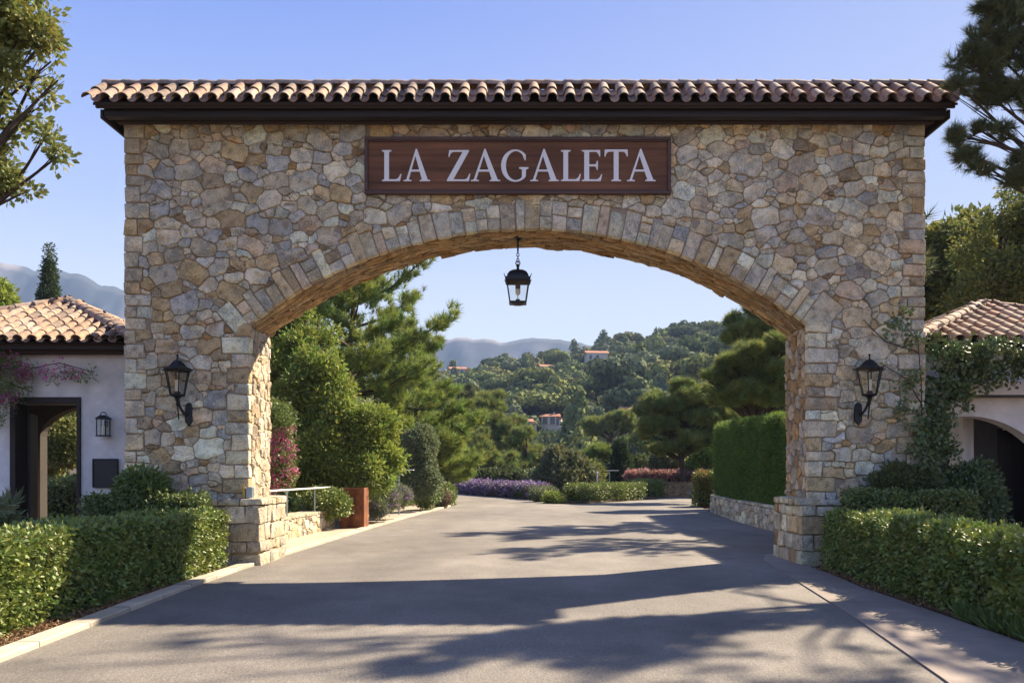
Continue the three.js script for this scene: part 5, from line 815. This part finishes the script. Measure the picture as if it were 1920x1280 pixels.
// ---------------------------------------------------------------- wooded hillside: trees and houses one by one
function farTree(kind, seed) {
  const r = rng(seed), P = [], K = [], N = [], lobes = [];
  if (kind === 'round') { const n = 6; lobes.push([0, 4.2, 0, 2.6]); for (let i = 0; i < n; i++) { const a = i / n * 6.28 + r(); lobes.push([Math.cos(a) * 2.4, 3.2 + r() * 1.6, Math.sin(a) * 2.4, 1.7 + r() * .6]); } lobes.push([r() - .5, 6, r() - .5, 1.7]); }
  else if (kind === 'umbrella') { for (let i = 0; i < 8; i++) { const a = i / 8 * 6.28 + r() * .5, q = i ? 2.6 : 0; lobes.push([Math.cos(a) * q, 6.3 + r() * .9, Math.sin(a) * q, 1.6 + r() * .5, .6]); } lobes.push([0, 7.4, 0, 2, .6]); }
  else for (let i = 0; i < 9; i++) { const t = i / 8, a = r() * 6.28, q = (1 - t) * 1.9; lobes.push([Math.cos(a) * q, 1.8 + t * 6.4, Math.sin(a) * q, lerp(1.9, .9, t), .8]); }
  for (const [x, y, z, R, sq] of lobes) for (let i = 0; i < 190 * R * R / 3; i++) {
    const d = sph(r), k = R * (.86 + .2 * r()) * (1 + .34 * noise(d.x * 2.6 + x, d.y * 2.6 + y, d.z * 2.6 + z)), c = V(x + d.x * k, y + d.y * k * (sq ?? .85), z + d.z * k), s = .26 + r() * .24, w = d.clone().add(sph(r).multiplyScalar(.75)).normalize(), u = sph(r).cross(w).normalize(), v = w.clone().cross(u);
    const a = c.clone().addScaledVector(u, s), b = c.clone().addScaledVector(v, s * .75), e = c.clone().addScaledVector(u, -s), f = c.clone().addScaledVector(v, -s * .75), t = .86 + r() * .28, nn = d.clone().multiplyScalar(.6).add(w).normalize(); for (const q of [a, b, e, a, e, f]) { P.push(q.x, q.y, q.z); K.push(t, t, t); N.push(nn.x, nn.y, nn.z); }
  }
  const g = new THREE.BufferGeometry(); g.setAttribute('position', new THREE.BufferAttribute(new Float32Array(P), 3)); g.setAttribute('color', new THREE.BufferAttribute(new Float32Array(K), 3)); g.setAttribute('normal', new THREE.BufferAttribute(new Float32Array(N), 3));
  return { crown: g, trunk: clean([...limb([V(0, -.6, 0), V(.1, 2.5, 0), V(0, kind === 'umbrella' ? 6 : 4.5, .1)], .22, .1, 6), ...[0, 1, 2].map((i) => bar(V(.1, 2.6 + i * .5, 0), V(Math.cos(i * 2.1) * 1.6, (kind === 'umbrella' ? 6 : 4) , Math.sin(i * 2.1) * 1.6), .09, .04, 5))]) };
}
const farMats = [leafMat(.155, .19, .07, .14), leafMat(.115, .145, .065, .14), leafMat(.19, .215, .07, .14), leafMat(.155, .185, .10, .14), leafMat(.185, .19, .075, .14)]; farMats.forEach((m) => { m.specularIntensity = .1; m.roughness = 1; }); farMats.forEach((m) => { m.vertexColors = true; });
const houses = [[1118, 672, 318, 8, 5.5, 3.4, .1, 'cream villa with a long tiled roof highest on the wooded hillside'], [1182, 676, 316, 4, 4, 3.6, -.3, 'small house with a steep red roof beside the highest villa'], [1170, 694, 292, 10, 6, 3, .15, 'wide pink toned villa with an orange terrace below the highest villa'], [1118, 705, 272, 7, 5, 3.2, -.2, 'pale grey flat villa at the middle of the wooded hillside'], [1022, 697, 300, 4, 4, 3.4, .3, 'little house with a red roof among trees on the left of the hillside'], [980, 800, 168, 3.3, 3, 1.9, .12, 'white house with an orange roof low on the hillside, in the valley'], [1032, 790, 178, 3.2, 3, 1.9, -.25, 'pale house half hidden in trees, right of the white valley house'], [1180, 778, 165, 3.2, 3, 1.9, .25, 'cream house with a tiled roof above the dark pines on the right'], [858, 700, 330, 6, 5, 3, .1, 'distant pale house at the far left end of the wooded ridge']];
const clear = [];
for (const [px, py, D, w, d, h, ry, label] of houses) {
  const p = at(px, py, D), gy = p.y - h / 2; const o = thing('hillside_house', label, 'house', V(p.x, gy, p.z)); o.rotation.y = ry; clear.push([p.x, -p.z, w]);
  part('wall', clean([box(w, h + 2, d, 0, h / 2 - 1, 0), box(w * .5, h * .7 + 2, d * .7, w * .55, h * .35 - 1, d * .1)]), MAT.farWall, o);
  const rs = new THREE.Shape(); rs.moveTo(-d / 2 - .3, 0); rs.lineTo(0, d * .22); rs.lineTo(d / 2 + .3, 0); const rg = new THREE.ExtrudeGeometry(rs, { depth: w + 1, bevelEnabled: false }).rotateY(Math.PI / 2).translate(-w / 2 - .5, h + .02, 0);
  const roof = part('roof', rg, MAT.farRoof, o); part('chimney', box(.4, .7, .4, w * .25, h + d * .2, 0), MAT.farWall, roof);
  part('annex_roof', box(w * .54, .22, d * .78, w * .56, h * .7 + .12, d * .1, .05), label.includes('grey') ? MAT.farWall : MAT.farRoof, o);
  const n = Math.max(2, Math.round(w / 2.6)); for (let i = 0; i < n; i++) { const x = -w / 2 + (i + .5) * w / n; if (x > w * .28 ) continue; const win = part('window', box(1.0, 1.5, .12, x, h * .55, d / 2 + .05), MAT.farPane, o); part('sill', box(1.3, .12, .25, x, h * .55 - .85, d / 2 + .1), MAT.farWall, win); }
  part('window', box(w * .22, 1.3, .1, w * .55, h * .38, d * .46), MAT.farPane, o);
}
{
  const kinds = [['round', 'rounded bushy tree among others on the wooded hillside', 'hillside_tree'], ['umbrella', 'umbrella pine standing among the trees of the wooded hillside', 'hillside_pine'], ['tall', 'tall narrow tree among the rounded trees of the wooded hillside', 'hillside_conifer']];
  const protos = [], r = rng(7070);
  kinds.forEach(([k, label, name], q) => { for (let v = 0; v < 3; v++) { const f = farTree(k, 900 + q * 10 + v); protos.push({ f, label, name, q }); } });
  let made = 0; const taken = [];
  const ready = {};
  const put = (x, y, z, s, pi, mi) => {
    const key = pi + '_' + mi, P = protos[pi]; let o;
    if (!ready[key]) { o = ready[key] = thing(P.name, P.label, 'tree', V(0, 0, 0), ['rounded trees on the hillside', 'umbrella pines on the hillside', 'narrow trees on the hillside'][P.q]); part('crown', P.f.crown, farMats[mi], o); part('trunk', P.f.trunk, MAT.bark, o); }
    else { o = ready[key].clone(); o.name = numbered(P.name); scene.add(o); }
    const px = CX - x * F / z, py = CY - (y + 4 * s - EYE) * F / -z, where = z < -355 ? 'on the skyline of the ridge' : z < -255 ? 'on the upper hillside' : z < -180 ? 'half way up the hillside' : z < -118 ? 'on the lower hillside' : 'in the valley behind the island', along = px < 950 ? 'at its left end' : px < 1060 ? 'left of the villas' : px < 1180 ? 'near the villas' : px < 1290 ? 'right of the villas' : 'at its right end';
    const tone = ['mid green', 'dark green', 'yellow green', 'grey green', 'olive brown'][mi], size = s > 1 ? 'large' : s > .75 ? 'middling' : 'small';
    o.userData = { label: `${size} ${tone} ${['round tree', 'umbrella pine', 'narrow tree'][P.q]} ${where}, ${along}`, category: 'tree', group: ['rounded trees on the hillside', 'umbrella pines on the hillside', 'narrow trees on the hillside'][P.q] };
    o.position.set(x, y, z); o.rotation.y = r() * 6.28; o.scale.set(s * (.85 + r() * .35), s * (.85 + r() * .3), s * (.85 + r() * .35)); made++;
  };
  const rows = []; for (let D = 372; D > 66; D -= D > 118 ? 6.8 : 6.5) rows.push(D);
  for (const D of rows) {
    const x0 = (845 - CX) * D / F - 4, x1 = (1500 - CX) * D / F + 4; let x = x0 + r() * 6;
    while (x < x1) {
      const d = D + (r() - .5) * 6, px = CX + x * F / d, s0 = .8 + Math.pow(r(), 1.5) * .8, s = d < 118 ? .55 + r() * .4 : s0;
      const hid = px > 1380 && d < 300 || px > 1300 && d < 130, y = d > 112 ? hillY(x, d) : -.1;
      let ok = !hid; for (const [hx, hd, hw] of clear) if (Math.abs(x - hx * d / hd) < hw * .62 + 3 && d < hd + 4 && d > hd - 40 * (s + .1)) ok = false;
      if (ok && d < 118 && Math.abs(px - 1050) < 260 && d < 75) ok = r() < .6;
      if (ok && made < 296) { const u = r(), pi = u < .52 ? Math.floor(r() * 3) : u < .86 ? 3 + Math.floor(r() * 3) : 6 + Math.floor(r() * 3); put(x, y - .3, -d, s, pi, Math.floor(r() * farMats.length)); }
      x += (5 + r() * 5.6) * (d > 118 ? 1.3 : 1.2);
    }
  }
  console.log('hillside trees', made);
}
// low scrub covering the slope between the trees, too small to count
{
  const r = rng(5151), list = []; for (let i = 0; i < 9000; i++) { const d = 113 + Math.pow(r(), .7) * 255, x = lerp((800 - CX) * d / F, (1560 - CX) * d / F, r()); list.push({ p: V(x, hillY(x, d) + .2, -d), s: 1.5 + r() * 1.6 }); }
  const s = scatter('scrub', LEAF.far, farMats[1], list, scene, 5152); s.userData = { kind: 'stuff', label: 'low dark green scrub covering the hillside between the trees', category: 'scrub' };
  const l2 = []; for (let i = 0; i < 5200; i++) { const d = 61 + Math.pow(r(), .8) * 58, x = lerp((780 - CX) * d / F, (1500 - CX) * d / F, r()); l2.push({ p: V(x, .1 + r() * .5, -d), s: .8 + r() * .8 }); }
  const s2 = scatter('undergrowth', LEAF.mid, LM.shade, l2, scene, 5153); s2.userData = { kind: 'stuff', label: 'dark undergrowth under the trees beyond the road fork', category: 'undergrowth' };
  const l3 = []; for (let i = 0; i < 5000; i++) { const side = r() < .5, d = lerp(side ? 30 : 24, 60, r()), x = side ? lerp(-22, Math.min(-5.6, roadL(d) - 1.4), Math.pow(r(), .7)) : lerp(Math.max(9.2, roadR(d) + 1.2), 24, r()); l3.push({ p: V(x, .1 + r() * .9, -d), s: .7 + r() * .6 }); }
  const s3 = scatter('undergrowth', LEAF.mid, LM.bush, l3, scene, 5154); s3.name = numbered('ground_cover'); s3.userData = { kind: 'stuff', label: 'green ground cover under the pines on both sides of the far road', category: 'ground cover' };
  const l4 = []; for (let i = 0; i < 2600; i++) { const left = r() < .62, d = lerp(5.5, 14.2, r()), x = left ? lerp(-5.35, roadL(d) - .26, Math.pow(r(), .8)) : lerp(4.86, 5.15, r()); l4.push({ p: V(x, .012 + r() * .02, -d), s: .35 + r() * .5 }); }
  const s4 = scatter('leaf_litter', leafClump(5, .06, .05, .03, 77), LM.dry, l4, scene, 5155); s4.userData = { kind: 'stuff', label: 'dry fallen leaves on the soil along the hedges', category: 'leaf litter' };
  const l5 = []; for (let i = 0; i < 1300; i++) { const d = lerp(5.5, 9.5, r()), x = lerp(4.86, 5.1, r()); l5.push({ p: V(x, .0, -d), s: .3 + r() * .4, up: V((r() - .5) * .4, 1, (r() - .5) * .4) }); }
  const s5 = scatter('grass', LEAF.spike, LM.bush, l5, scene, 5156); s5.userData = { kind: 'stuff', label: 'thin grass between the right pavement and the box hedge', category: 'grass' };
}

renderer.render(scene, camera);
